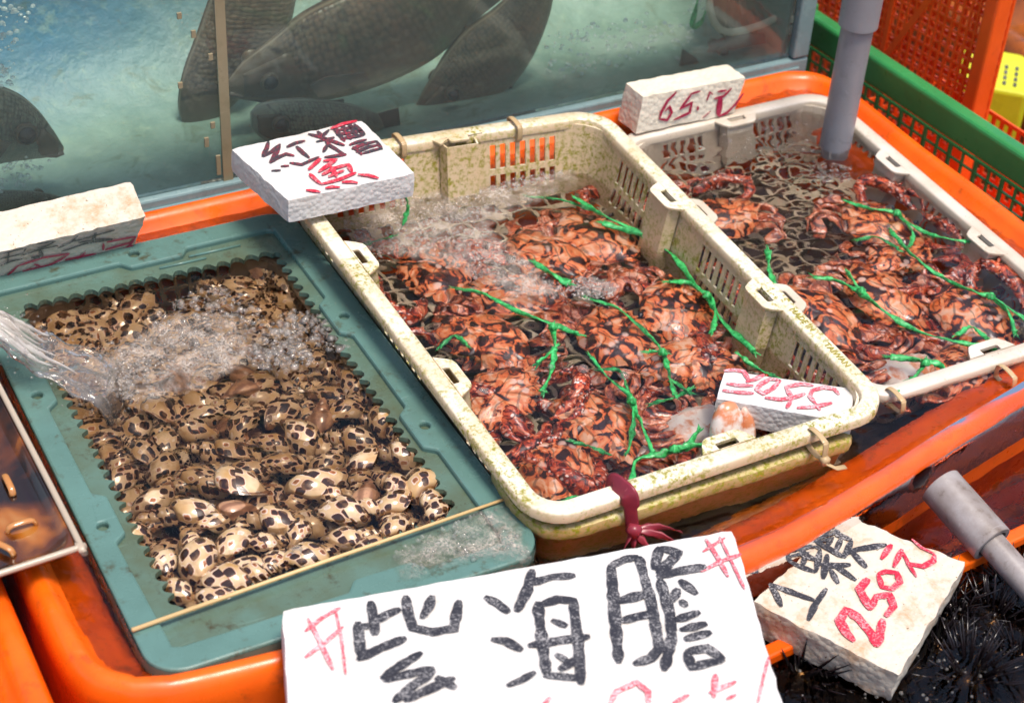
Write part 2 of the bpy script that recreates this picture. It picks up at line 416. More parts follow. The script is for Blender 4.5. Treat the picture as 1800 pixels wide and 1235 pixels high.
def edge_fade(V, pl, wd=.022):
    A_ = np.array(pl); B_ = np.roll(A_, -1, 0); out = []
    for v in V:
        p = np.array(v[:2]); d = B_ - A_; t_ = np.clip(((p - A_) * d).sum(1) / np.maximum(1e-9, (d * d).sum(1)), 0, 1)
        out.append((min(1.0, float(np.sqrt((((A_ + d * t_[:, None]) - p) ** 2).sum(1)).min()) / wd), 0.0))
    return out
CHURN = foam_sheet_mat()
def tank_inside():
    m = M('algae_stained_panel'); v = m.obj(); x = m.n('SeparateXYZ', {0: v}).outputs
    c = m.mix(m.ramp(m.noise(v, 7, 6, .7), [(.32, 0), (.70, 1)]), (.13, .20, .155), (.27, .37, .31))
    q = m.math('ADD', x[1], x[2]); n1 = m.noise(v, 6, 5, .65)
    fx = m.n('MapRange', {0: m.math('ADD', x[0], m.math('MULTIPLY', n1, .4)), 1: -.10, 2: .20, 3: 1.0, 4: 0.0}).outputs[0]
    fq = m.n('MapRange', {0: m.math('ADD', q, m.math('MULTIPLY', n1, .25)), 1: .16, 2: .36, 3: 0.0, 4: 1.0}).outputs[0]
    c = m.mix(m.math('MULTIPLY', fx, fq), c, m.mix(m.noise(v, 9, 5), (.03, .11, .21), (.07, .21, .29)))
    c = m.mix(m.ramp(m.noise(v, 34, 6, .75), [(.53, 0), (.72, .55)]), c, (.34, .42, .30))
    c = m.mix(m.ramp(m.noise(v, 16, 4, .7, .8), [(.58, 0), (.66, .55)]), c, (.10, .13, .07))
    m.set(Base_Color=c, Roughness=.5, Normal=m.bump(m.noise(v, 30, 5), .5, .01)); return m.m
BACKP = tank_inside(); TFLOOR = BACKP
def ground_mat():
    m = M('wet_ground'); v = m.obj()
    c = m.mix(m.ramp(m.noise(v, 3, 6, .7), [(.3, 0), (.7, 1)]), (.035, .022, .014), (.075, .045, .028))
    m.set(Base_Color=c, Roughness=.25, Normal=m.bump(m.noise(v, 60, 4), .4, .004)); return m.m
GROUND = ground_mat()

# ------------------------------------------------------------------ the setting
g = MB().add([(-12, -12, -.62), (12, -12, -.62), (12, 14, -.62), (-12, 14, -.62)], [(0, 1, 2, 3)]).build('ground', GROUND, smooth=False)
tag(g, kind='structure')

def offset_loop(poly, d):
    n = len(poly); out = []
    for i in range(n):
        a = Vector(poly[i - 1]); b = Vector(poly[i]); c = Vector(poly[(i + 1) % n])
        t = (c - a).normalized(); out.append(b + Vector((-t.y, t.x)) * d)
    return out
def resample(poly, step):
    P = [Vector(p[:2]) for p in poly]; out = []; n = len(P)
    for i in range(n):
        a, b = P[i], P[(i + 1) % n]; k = max(1, int((b - a).length / step))
        for j in range(k): out.append(a.lerp(b, j / k))
    return out
def tub(outline, prof, name, mat, label, cat, zfun=None, floor_z=-.3):
    """outline CCW; prof = list of (inward offset, z)"""
    root = empty(name, (sum(p.x for p in outline) / len(outline), sum(p.y for p in outline) / len(outline), floor_z), label, cat)
    n = len(outline); V = []; F = []
    for d, z in prof:
        for p in offset_loop(outline, d):
            f = zfun(p) if zfun else 0
            V.append((p.x, p.y, z + (f if z > -.1 else 0)))
    for k in range(len(prof) - 1):
        for i in range(n):
            j = (i + 1) % n
            F.append((k * n + i, k * n + j, (k + 1) * n + j, (k + 1) * n + i))
    F.append(tuple(range((len(prof) - 1) * n, len(prof) * n)))
    mkobj('shell', V, F, mat, root, True)
    return root
front = catmull([(-.46, -.325), (-.3, -.345), (-.12, -.370), (.03, -.383), (.18, -.362), (.33, -.328), (.48, -.296), (.62, -.268)], 6)
OUT = [Vector(p[:2]) for p in catmull([(-.572, .30), (-.572, .1), (-.572, -.1), (-.570, -.22), (-.560, -.275), (-.53, -.308)] , 5)]
OUT += [Vector(p[:2]) for p in catmull([(-.5, -.319)] + [(p.x, p.y) for p in front[::3]] + [(.665, -.25), (.692, -.2), (.695, -.12), (.69, 0), (.686, .15), (.686, .30), (.675, .365), (.64, .392), (.57, .398), (.3, .398), (0, .398), (-.3, .398), (-.5, .398), (-.545, .385), (-.568, .35)], 5)]
OUT = resample(OUT, .018)
def lipz(p):
    k = min(1, max(0, (p.y + .36) / .16)); k2 = min(1, max(0, (p.x + .15) / .25)); f = 1 - (1 - k) * k2
    return -.0125 * (1 - f) + .0015 * nz(p.x * 9, p.y * 9)
prof = [(-.004, -.30), (-.004, -.03), (-.006, -.012), (-.003, .008), (.004, .016), (.012, .016), (.019, .010), (.024, .001), (.045, -.010), (.058, -.02), (.066, -.05), (.09, -.28), (.12, -.30)]
main = tub(OUT, prof, 'orange_tub', ORANGE, 'wide orange plastic tub brimming over its front lip, holding three crates', 'tub', lipz)

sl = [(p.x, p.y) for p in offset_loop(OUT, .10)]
DARKSHEET = plastic('dark_brown_sheet', (.10, .05, .028), (.045, .022, .012), .6, (.12, .07, .04), .5, 20)
tag(mkobj('added_dark_sheet', [(x, y, -.165 + .004 * nz(x * 20, y * 20)) for x, y in sl], [tuple(range(len(sl)))], DARKSHEET, smooth=False), kind='stuff')  # dark sheet added under the crates so lattice holes and slots look dark
# left neighbour tub (its right rim shows)
LT = [Vector(p) for p in rrect(-1.35, -.62, -.592, .36, .07, 6)]
lt = tub(resample(LT, .03), [(-.004, -.30), (-.004, -.03), (0, .0), (.006, .008), (.018, .008), (.026, .0), (.034, -.018), (.07, -.026), (.08, -.05), (.11, -.26)], 'orange_tub', ORANGE,
         'orange tub at the left edge under the amber tray', 'tub')

# ------------------------------------------------------------------ crates with slotted walls
def crate(name, label, cat, mat, corners, depth, long_groups, short_groups, tabs=True, rim_w=.02, rim_t=.013, taper=.018, r=.045, group=None, lattice=True, wall_mat=None,
          rows=((.020, .052), (.060, .088)), slot=.0075, rib=.0055, lat=.026):
    BL, BR, FR, FL = [Vector(c) for c in corners]
    W = ((BR - BL).length + (FR - FL).length) / 2; L = ((BL - FL).length + (BR - FR).length) / 2
    def P(u, v, w_=0.0):
        a, b = u / W, v / L
        return FL * (1 - a) * (1 - b) + FR * a * (1 - b) + BL * (1 - a) * b + BR * a * b + Vector((0, 0, w_))
    root = empty(name, P(W / 2, L / 2, -depth), label, cat, group)
    # rim: channel profile swept round the rounded rectangle
    def ring(d, seg=6):
        return rrect(d, d, W - d, L - d, max(.004, r - d), seg)
    pr = [(.003, -rim_t), (0.0, -rim_t + .001), (0, -.0022), (.0022, 0), (rim_w - .0022, 0), (rim_w, -.0022), (rim_w, -rim_t * .9)]
    V = []; F = []; n = None
    for d, z in pr:
        lp = ring(d); n = len(lp)
        V += [P(x, y, z) for x, y in lp]
    for k in range(len(pr) - 1):
        for i in range(n): F.append((k * n + i, k * n + (i + 1) % n, (k + 1) * n + (i + 1) % n, (k + 1) * n + i))
    mkobj('rim', V, F, mat, root, True, sharp=50)
    # wall sheet with slots
    ins = rim_w * .75
    sides = [((ins + r, ins), (W - ins - r, ins), short_groups), ((W - ins, ins + r), (W - ins, L - ins - r), long_groups),
             ((W - ins - r, L - ins), (ins + r, L - ins), short_groups), ((ins, L - ins - r), (ins, ins + r), long_groups)]
    S = []   # (x, y, nx, ny, solid?) break points
    cc = [(W - ins - r, ins + r, -90), (W - ins - r, L - ins - r, 0), (ins + r, L - ins - r, 90), (ins + r, ins + r, 180)]
    pts = []; holes = set()
    for si, (a, b, gr) in enumerate(sides):
        a = Vector(a); b = Vector(b); LL = (b - a).length; d = (b - a) / LL; nrm = Vector((d.y, -d.x))
        br = [0.0]; hol = []
        gl = gr if si < 2 else [(1 - g1, 1 - g0) for g0, g1 in reversed(gr)]
        for g0, g1 in gl:
            s0 = g0 * LL; k = int((g1 - g0) * LL / (slot + rib))
            for q in range(k):
                hol.append((len(br), )); br.append(s0 + q * (slot + rib)); br.append(s0 + q * (slot + rib) + slot)
        br.append(LL)
        base = len(pts)
        for s_ in br:
            p = a + d * s_; pts.append((p.x, p.y, nrm.x, nrm.y))
        for h in hol: holes.add(base + h[0])
        cx, cy, a0 = cc[si]
        for q in range(1, 5):
            an = math.radians(a0 + 90 * q / 5); pts.append((cx + r * math.cos(an), cy + r * math.sin(an), math.cos(an), math.sin(an)))
    zs = [-rim_t * .5]
    hrow = set()
    for z0, z1 in rows:
        hrow.add(len(zs)); zs += [-z0, -z1]
    zs += [-depth]
    n = len(pts); V = []; F = []
    for z in zs:
        t = taper * (-z / depth)
        V += [P(x - nx * t, y - ny * t, z) for x, y, nx, ny in pts]
    for k in range(len(zs) - 1):
        for i in range(n):
            if k in hrow and i in holes: continue
            j = (i + 1) % n; F.append((k * n + i, k * n + j, (k + 1) * n + j, (k + 1) * n + i))
    wl = mkobj('wall', V, F, wall_mat or mat, root, False)
    md = wl.modifiers.new('thick', 'SOLIDIFY'); md.thickness = .003; md.offset = 0
    # lattice floor
    if lattice:
        mb = MB(); x0, x1, y0, y1 = ins + taper, W - ins - taper, ins + taper, L - ins - taper
        nx_, ny_ = int((x1 - x0) / lat), int((y1 - y0) / lat)
        zf = -depth + .004
        for i in range(nx_ + 1):
            x = x0 + (x1 - x0) * i / nx_; wd = .009 if i % 6 == 3 else .0048
            mb.bar(P(x, y0, zf), P(x, y1, zf), wd, .006)
        for j in range(ny_ + 1):
            y = y0 + (y1 - y0) * j / ny_; wd = .009 if j % 6 == 3 else .0048
            mb.bar(P(x0, y, zf + .0008), P(x1, y, zf + .0008), wd, .006)
        mb.build('floor_lattice', LATTICE if mat is not CRATE4 else mat, root, smooth=False)
    # grip tabs with an oblong hole
    if tabs:
        def tab(cx, cy, ax):
            # ax: direction along the rim; inward is to its left
            ax = Vector(ax); nn = Vector((-ax.y, ax.x)); c = Vector((cx, cy))
            bm = bmesh.new(); E = []
            def loop(pts_):
                vv = [bm.verts.new(P(p.x, p.y, .0006)) for p in pts_]
                for i in range(len(vv)): E.append(bm.edges.new((vv[i], vv[(i + 1) % len(vv)])))
            h, t = .032, .018
            loop([c + ax * s_ + nn * q for s_, q in ((-h, -.001), (h, -.001), (h - .006, t * .55), (h - .011, t * .9), (h - .016, t), (-h + .016, t), (-h + .011, t * .9), (-h + .006, t * .55))])
            hl = [(-.0125, -.003), (-.011, -.0045), (.011, -.0045), (.0125, -.003), (.0125, .003), (.011, .0045), (-.011, .0045), (-.0125, .003)]
            loop([c + ax * s_ + nn * (q + .003) for s_, q in hl])
            bmesh.ops.triangle_fill(bm, edges=E, use_beauty=True, normal=(0, 0, 1))
            for f in bm.faces:
                f.normal_update()
                if f.normal.z < 0: f.normal_flip()
            o = bm_done(bm, 'grip_tab', mat, root)
            md = o.modifiers.new('thick', 'SOLIDIFY'); md.thickness = .004; md.offset = -1
            bevel(o, .001)
            mb = MB()   # box pilaster under the tab
            dd = depth * .8
            q = [(-h + .009, 0), (-h + .012, t - .004), (h - .012, t - .004), (h - .009, 0)]
            top = [P(*(c + ax * a_ + nn * b_), -.004) for a_, b_ in q]; bot = [P(*(c + ax * a_ + nn * (b_ + taper * .75)), -dd) for a_, b_ in q]
            mb.add(top + bot, [(0, 1, 5, 4), (1, 2, 6, 5), (2, 3, 7, 6)]); o2 = mb.build('pilaster', wall_mat or mat, root, smooth=False)
            md = o2.modifiers.new('thick', 'SOLIDIFY'); md.thickness = .0025
        for f in (.34, .67):
            tab(rim_w, L * f, (0, -1)); tab(W - rim_w, L * f, (0, 1))
        tab(W * .54, rim_w, (1, 0)); tab(W * .54, L - rim_w, (-1, 0))
    return root, P, W, L
LG = [(.02, .22), (.40, .58), (.80, .97)]; SG = [(.03, .34), (.66, .97)]
C1 = [at(459, 274, .078), at(1056, 188, .070), at(1577, 713, .050), at(946, 923, .042)]
c1, P1, W1, L1 = crate('crab_crate', 'cream slotted crate with mossy walls, full of crabs, middle of the orange tub', 'crate', CRATE1, C1, .125, LG, SG)
# broken mossy crate edge tied beneath the front rim
mo = empty('mossy_crate_edge', P1(W1 * .45, 0, -.07), 'mossy yellowed crate edge tied underneath the front rim of the cream crate', 'crate edge')
tr_ = [P1(.010, .10, -.026), P1(.006, .055, -.026), P1(.014, .020, -.026), P1(.040, .004, -.026), P1(.08, .001, -.026)] + [P1(W1 * f, .0005 + .002 * nz(f * 9, 3), -.026 - .004 * f) for f in (.3, .4, .5, .6, .7, .8)] + [P1(W1 * .865, .001, -.031), P1(W1 * .89, .010, -.032)]
tr_ = catmull(tr_, 6); mb = MB(); mp2 = MB(); m_ = len(tr_); V = []; F = []
for i, p in enumerate(tr_):
    t = (tr_[min(i + 1, m_ - 1)] - tr_[max(i - 1, 0)]).normalized(); o2 = Vector((t.y, -t.x, 0)).normalized(); up = Vector((0, 0, 1)); j_ = .0012
    for k, (a, b) in enumerate(((-.014, .003), (-.006, .0048), (.001, .0030), (.003, -.002), (.002, -.009), (-.004, -.011), (-.006, -.02), (-.010, -.045), (-.016, -.075), (-.022, -.075), (-.020, -.02), (-.018, -.004))):
        V.append(p + o2 * (a + j_ * nz(i * .9, k * 2)) + up * (b + j_ * 1.5 * nz(i * .7, k * 2, 4)))
for i in range(m_ - 1):
    for k in range(12): F.append((i * 12 + k, i * 12 + (k + 1) % 12, (i + 1) * 12 + (k + 1) % 12, (i + 1) * 12 + k))
F.append(tuple(range(12))); F.append(tuple(range((m_ - 1) * 12, m_ * 12)))
bm = bmesh.new(); vv = [bm.verts.new(v) for v in V]
for f in F: bm.faces.new([vv[i] for i in f])
bmesh.ops.recalc_face_normals(bm, faces=bm.faces); bm_done(bm, 'edge', CRATE3, mo, True, 50)
C2 = [Vector((.312, .335, .014)), Vector((.655, .335, .014)), Vector((.640, -.242, .008)), Vector((.306, -.242, .006))]
c2, P2, W2, L2 = crate('crab_crate', 'greyish white crate sunk level with the water under the upright grey pipe', 'crate', CRATE2, C2, .105, LG, SG)
c4, P4, W4, L4 = crate('snail_crate', 'dark brown slotted crate under the teal cover, full of spotted snails', 'crate', CRATE4,
                       [Vector((-.484, .302, -.006)), Vector((-.152, .302, -.006)), Vector((-.152, -.255, -.006)), Vector((-.484, -.255, -.006))], .12,
                       [(.02, .97)], [(.02, .97)], tabs=False, rows=((.008, .028), (.033, .053), (.058, .078)), slot=.0125, rib=.0045, lattice=True, rim_t=.005)

# embossed words on the cream crate's right rim and a mark on the sunk crate
def words(txt, size, origin, ax, up, mat, parent, name):
    cu = bpy.data.curves.new(name, 'FONT'); cu.body = txt; cu.size = size; cu.extrude = .0004; cu.align_x = 'CENTER'; cu.align_y = 'CENTER'
    t = bpy.data.objects.new(name, cu); col.objects.link(t)
    dg = bpy.context.evaluated_depsgraph_get(); me = bpy.data.meshes.new_from_object(t.evaluated_get(dg))
    bpy.data.objects.remove(t)
    ax = Vector(ax).normalized(); nn = ax.cross(Vector(up)).normalized(); u2 = nn.cross(ax)
    V = [Vector(origin) + ax * v.co.x + u2 * v.co.y + nn * v.co.z for v in me.vertices]; F = [tuple(p.vertices) for p in me.polygons]
    return mkobj(name, V, F, mat, parent, False)
MOSSINK = flat('moss_in_lettering', (.30, .27, .03), .7)
e1 = P1(W1 - .010, L1 * .255, .0006); e2 = P1(W1 - .010, L1 * .15, .0006)
dr = (P1(W1 - .01, L1 * .1, 0) - P1(W1 - .01, L1 * .3, 0))
words('MADE IN', .0105, e1, dr, (1, 0, 0), MOSSINK, c1, 'moulded_lettering'); words('TAIWAN', .0105, e2, dr, (1, 0, 0), MOSSINK, c1, 'moulded_lettering')
words('08', .016, P2(W2 * .80, .012, .0006), (1, 0, 0), (0, 1, 0), CRATE4, c2, 'moulded_lettering')

# ------------------------------------------------------------------ teal cover with a saw-cut opening
troot = empty('teal_cover', (-.31, .03, 0), 'teal plastic cover with a scalloped cut-out, laid over the snail crate', 'cover')
TX0, TX1, TY0, TY1 = -.509, -.122, -.304, .340
def stepped():
    tb = .012; x0, x1, y0, y1 = TX0 + .024, TX1 - .031, TY0 + .029, TY1 - .032
    def run(a, b, nrm, tabs_):
        a = Vector(a); b = Vector(b); d = (b - a).normalized(); nrm = Vector(nrm); out = [a]
        for c, hl in tabs_:
            s_ = c
            for ds, q in ((-hl - .01, 0), (-hl, tb), (hl, tb), (hl + .01, 0)): out.append(a + d * (s_ + ds) + nrm * q)
        return out
    lp = run((x0 + .01, y0), (x1 - .01, y0), (0, 1), [(.20, .03)]) + [Vector((x1 - .004, y0 + .001)), ] + \
         run((x1, y0 + .01), (x1, y1 - .01), (-1, 0), [(.175, .028), (.385, .028)]) + [Vector((x1 - .002, y1 - .003))] + \
         run((x1 - .01, y1), (x0 + .01, y1), (0, -1), [(.137, .03)]) + [Vector((x0 + .002, y1 - .003))] + \
         run((x0, y1 - .01), (x0, y0 + .01), (1, 0), [(.17, .028), (.386, .028)]) + [Vector((x0 + .003, y0 + .003))]
    return lp
def circ(c, r, n=14): return [(c[0] + r * math.cos(2 * math.pi * i / n), c[1] + r * math.sin(2 * math.pi * i / n)) for i in range(n)]
hx = [at(55, 695, .014), at(170, 925, .014), at(605, 553, .014), at(748, 745, .014), at(238, 448, .014)]
bm = plate([rrect(TX0, TY0, TX1, TY1, .035, 8), stepped()] + [circ((TX0 + .019 if h.x < -.35 else TX1 - .026, h.y), .0055) if abs(h.y) < .25 else circ((h.x, TY1 - .020), .0062) for h in hx], .003, .013)
o = bm_done(bm, 'border', TEAL, troot); bevel(o, .0025, 2)
sk = MB(); lp = rrect(TX0 - .001, TY0 - .001, TX1 + .001, TY1 + .001, .036, 8); nl = len(lp)
sk.add([(x, y, .0108) for x, y in lp] + [(x, y, -.02) for x, y in lp], [(i, (i + 1) % nl, nl + (i + 1) % nl, nl + i) for i in range(nl)]).build('skirt', TEAL, troot)
def scallop(a, b, outn, pitch=.0165, rr=.0066):
    a = Vector(a); b = Vector(b); L_ = (b - a).length; k = int(L_ / pitch); d = (b - a) / L_; outn = Vector(outn); out = []
    for i in range(k):
        c = a + d * (L_ * (i + .5) / k); j = 1 + .18 * nz(i * 3.1, a.x * 40, a.y * 40)
        out.append(c - d * (pitch * .49))
        for q in range(5):
            an = math.pi * (q + .5) / 5; out.append(c - d * (math.cos(an) * rr * j) + outn * (.002 + math.sin(an) * rr * j))
    return out
ox0, ox1, oy0, oy1 = -.457, -.178, -.226, .270
op = scallop((ox0, oy0), (ox1 - .006, oy0 + .014), (0, -1)) + scallop((ox1, oy0 + .018), (ox1 + .006, oy1), (1, 0)) + scallop((ox1 + .006, oy1 - .004), (ox0 - .004, oy1 + .004), (0, 1)) + scallop((ox0 - .002, oy1), (ox0, oy0 + .004), (-1, 0))
OPEN = [(p.x, p.y) for p in op]
bm = plate([rrect(TX0 + .006, TY0 + .006, TX1 - .006, TY1 - .006, .03, 8), OPEN], .0005, .0065)
o = bm_done(bm, 'plate', TEALD, troot)
# the moulded double line at the back
for a, b in (((-.262, .297), (-.20, .296)), ((-.30, .288), (-.245, .287))):
    MB().loft([(a[0], a[1], .0075), (b[0], b[1], .0075)], .0016, n=8).build('moulded_ridge', TEAL, troot)

sk1, sk2 = at(232, 1107, .016), at(884, 878, .016)
tag(MB().loft([sk1, sk1.lerp(sk2, .5) + Vector((0, .002, -.001)), sk2], [.0022, .002, .0016], n=8).build('bamboo_skewer', BAMBOO), 'thin bamboo skewer laid across the front of the teal cover', 'skewer')

# ------------------------------------------------------------------ sea water in the tub
def amp(x, y):
    a = .35
    d1 = math.exp(-((x - .03) ** 2 / .03 + (y - .16) ** 2 / .05)); d2 = math.exp(-((x - .5) ** 2 / .03 + (y - .2) ** 2 / .03))
    d3 = math.exp(-((x + .36) ** 2 / .02 + (y - .08) ** 2 / .03))
    if x > -.12 and y > -.27: a += .95
    return a + .5 * d1 + .8 * d2 + 1.2 * d3
inw = offset_loop(OUT, .024); inw_front = offset_loop(OUT, .001)
step = .0034
nx_, ny_ = int(1.28 / step), int(.80 / step)
ids = {}; V = []; F = []
bound = [(p.x, p.y) for p in inw]
def overlip(x, y): return x > -.1 and y < -.2
bound2 = [(p.x, p.y) for p in inw_front]
for j in range(ny_ + 1):
    for i in range(nx_ + 1):
        x = -.58 + i * step; y = -.39 + j * step
        if inside(bound, x, y):
            h = .0026 * nz(x * 30, y * 42, 1) + .0011 * nz(x * 60 + 5, y * 84, 3) + .0003 * nz(x * 150, y * 170, 7)
            ids[i, j] = len(V); zz = h * amp(x, y)
            V.append((x, y, zz))
for (i, j) in list(ids):
    q = [(i, j), (i + 1, j), (i + 1, j + 1), (i, j + 1)]
    if all(k in ids for k in q): F.append(tuple(ids[k] for k in q))
# overflow film down the front lip
fa = [f for f in F if V[f[0]][0] > -.128]; fb = [f for f in F if V[f[0]][0] <= -.128]
for fs_, wm in ((fa, WATER), (fb, WATERS)):
    use = sorted({i for f in fs_ for i in f}); rm = {a: b for b, a in enumerate(use)}
    tag(mkobj('water', [V[i] for i in use], [tuple(rm[i] for i in f) for f in fs_], wm), kind='structure')
fl = [p for p in OUT if p.x > -.02 and p.x < .62 and p.y < -.24]
fl.sort(key=lambda p: p.x); V = []; F = []
for k, (d, a_, b_) in enumerate(((.014, 1, .0018), (.006, 1, .0022), (.0, 1, .0016), (-.0062, 1, -.004), (-.0085, 1, -.016), (-.0090, 1, -.034), (-.0086, 1, -.052), (-.0078, 1, -.060))):
    for i, p in enumerate(fl):
        t = (fl[min(i + 1, len(fl) - 1)] - fl[max(i - 1, 0)]).normalized(); zl = lipz(p) + .016
        n_ = .0013 * nz(p.x * 40, k * .45) + .0006 * nz(p.x * 110, k * 1.1)
        q = p + Vector((-t.y, t.x)) * d
        V.append((q.x + (t.y * n_ if k > 2 else 0), q.y - (abs(t.x) * abs(n_) if k > 2 else 0), (zl if a_ else 0) + b_ + (n_ * .7 if k < 3 else .6 * n_)))
pr2 = [0] * 8
nf = len(fl)
for k in range(len(pr2) - 1):
    for i in range(nf - 1): F.append((k * nf + i, k * nf + i + 1, (k + 1) * nf + i + 1, (k + 1) * nf + i))
tag(mkobj('water_overflow', V, F, FILM), kind='stuff')

# ------------------------------------------------------------------ foam boards with marker writing
def slab(name, label, mat, top, thick, ndir=None, rough=.0012, seg=.008, cat='price sign', tilt=None):
    """top: 4 corners (TL, TR, BR, BL seen from the camera); thick along -normal; all faces subdivided and roughened"""
    A, B, C, D = [Vector(p) for p in top]
    nn = (D - A).cross(B - A); rC = C - Vector(CAM); C = Vector(CAM) + rC * ((A - Vector(CAM)).dot(nn) / rC.dot(nn))
    N = (D - A).cross(B - A).normalized()
    if ndir is not None and N.dot(Vector(ndir)) < 0: N = -N
    dn = -N * thick
    nu = max(4, int((B - A).length / seg)); nv = max(4, int((D - A).length / seg)); nw = max(2, int(thick / seg * 1.3))
    Vd = {}; V = []; F = []; seed = rnd.random() * 50
    def vid(i, j, k):
        if (i, j, k) not in Vd:
            a, b = i / nu, j / nv
            p = (A * (1 - a) + B * a) * (1 - b) + (D * (1 - a) + C * a) * b + dn * (k / nw)
            edge = (i in (0, nu)) + (j in (0, nv)) + (k in (0, nw))
            ctr = (A + B + C + D) / 4 + dn / 2
            q = p * 95 + Vector((seed, 0, 0))
            am = rough * (.25 if (k == 0 and edge == 1) else 1.0)
            pp = p + Vector((noise.noise(q), noise.noise(q + Vector((9, 0, 0))), noise.noise(q + Vector((0, 9, 0))))) * am
            if edge >= 2: pp = pp.lerp(ctr, .006 + .008 * (edge - 2) + .01 * max(0, noise.noise(p * 60)))
            Vd[i, j, k] = len(V); V.append(pp)
        return Vd[i, j, k]
    for i in range(nu):
        for j in range(nv):
            F.append((vid(i, j, 0), vid(i, j + 1, 0), vid(i + 1, j + 1, 0), vid(i + 1, j, 0)))
            F.append((vid(i, j, nw), vid(i + 1, j, nw), vid(i + 1, j + 1, nw), vid(i, j + 1, nw)))
    for k in range(nw):
        for i in range(nu):
            F.append((vid(i, 0, k), vid(i + 1, 0, k), vid(i + 1, 0, k + 1), vid(i, 0, k + 1)))
            F.append((vid(i, nv, k), vid(i, nv, k + 1), vid(i + 1, nv, k + 1), vid(i + 1, nv, k)))
        for j in range(nv):
            F.append((vid(0, j, k), vid(0, j, k + 1), vid(0, j + 1, k + 1), vid(0, j + 1, k)))
            F.append((vid(nu, j, k), vid(nu, j + 1, k), vid(nu, j + 1, k + 1), vid(nu, j, k + 1)))
    root = empty(name, (A + B + C + D) / 4 + dn, label, cat)
    bm = bmesh.new(); vv = [bm.verts.new(v) for v in V]
    for f in F: bm.faces.new([vv[i] for i in f])
    bmesh.ops.recalc_face_normals(bm, faces=bm.faces)
    bm_done(bm, 'board', mat, root, True, 55)
    return root, A, N
def strokes(root, A, N, lines, mat, wpx, name='marker_writing', lift=.0013, jit=.32):
    """lines in photo pixels drawn on the board's own plane as thin raised marker strokes"""
    mb = MB(); n_ = 0
    for ln in lines:
        wd = wpx
        if isinstance(ln, tuple) and isinstance(ln[0], list): ln, wd = ln
        P = []
        for x, y in ln:
            r = Vector(ray(x, y)); c = Vector(CAM); t = (A - c).dot(N) / r.dot(N); P.append(c + r * t)
        pp = []
        for a, b in zip(P[:-1], P[1:]):
            k = max(2, int((b - a).length / .004)); pp += [a.lerp(b, i / k) for i in range(k)]
        pp.append(P[-1])
        dist = (pp[0] - Vector(CAM)).length; hw = wd / FPX * dist / 2
        L_, R_ = [], []
        for i, p in enumerate(pp):
            d = (pp[min(i + 2, len(pp) - 1)] - pp[max(i - 2, 0)]).normalized(); s_ = N.cross(d).normalized()
            e = min(i, len(pp) - 1 - i); f = ((.45, .8, .95)[min(e, 2)] if e < 3 else 1.0) * (1 + jit * noise.noise(p * 110 + Vector((n_, 0, 0))))
            lf = N * (lift + .00012 * (n_ % 4))
            L_.append(p + s_ * hw * f + lf); R_.append(p - s_ * hw * f + lf)
        m_ = len(pp); mb.add(L_ + R_, [(i, i + 1, m_ + i + 1, m_ + i) for i in range(m_ - 1)]); n_ += 1
    o = mb.build(name, mat, root, smooth=False)
    md = o.modifiers.new('thick', 'SOLIDIFY'); md.thickness = .0003
    return o
def sc_l(lines, k, ox, oy):
    out = []
    for ln in lines:
        if isinstance(ln, tuple) and isinstance(ln[0], list): out.append(([(x / k + ox, y / k + oy) for x, y in ln[0]], ln[1]))
        else: out.append([(x / k + ox, y / k + oy) for x, y in ln])
    return out
# red-yeast fish board on the crate's back left corner
s1, A, N = slab('price_sign', 'white foam board lettered black and red on the cream crate back corner', FOAMW,
                [at(405, 262, .112), at(636, 211, .112), at(730, 305, .110), at(506, 353, .110)], .030)
strokes(s1, A, N, sc_l([
    [(360, 300), (345, 360), (310, 435)], [(310, 435), (390, 390), (462, 325)], [(460, 325), (430, 400), (375, 490)], [(375, 490), (450, 440), (515, 412), (588, 430)],
    [(468, 520), (542, 515)], [(385, 560), (468, 555)], [(520, 352), (600, 315), (682, 296)], [(605, 345), (660, 400), (720, 448)], [(545, 488), (650, 505), (805, 436)],
    [(708, 235), (790, 255), (870, 280), (1030, 338)], [(790, 212), (835, 258)], [(892, 200), (838, 252)], [(780, 305), (860, 285), (942, 265)], [(858, 272), (890, 330), (960, 375), (1040, 425)],
    [(878, 330), (842, 395)], [(850, 442), (950, 430), (1045, 415)], [(930, 160), (980, 240), (1030, 300)], [(940, 212), (1150, 165)], [(955, 245), (1185, 205)], [(990, 280), (1200, 245)],
    [(1000, 150), (1045, 215), (1085, 285)], [(1055, 132), (1100, 190), (1140, 265)], [(1112, 150), (1160, 200), (1205, 245)], [(1070, 335), (1150, 305), (1225, 285)],
    [(1092, 368), (1200, 325), (1312, 297)], [(1130, 397), (1240, 350), (1330, 330)], [(1190, 408), (1280, 380), (1358, 362)], [(1100, 350), (1150, 385), (1182, 420)], [(1310, 297), (1358, 372)]], 5, 400, 190), INKBR, 8.5)
strokes(s1, A, N, sc_l([[(905, 195), (1020, 150), (1138, 124)], [(820, 455), (770, 500), (712, 555)], [(840, 478), (950, 466), (880, 520), (800, 575)], [(720, 590), (770, 640), (822, 682)],
    [(822, 682), (980, 640), (1130, 578)], [(830, 600), (940, 540), (1060, 508), (1095, 578)], [(885, 618), (960, 585), (1025, 560)], [(905, 525), (960, 618)], [(690, 732), (750, 738), (818, 750)],
    [(858, 716), (920, 705), (990, 710)], [(1005, 665), (1080, 660), (1145, 672)], [(1145, 598), (1240, 605), (1328, 632)]], 5, 400, 190), INKR, 8.5, lift=.0020)
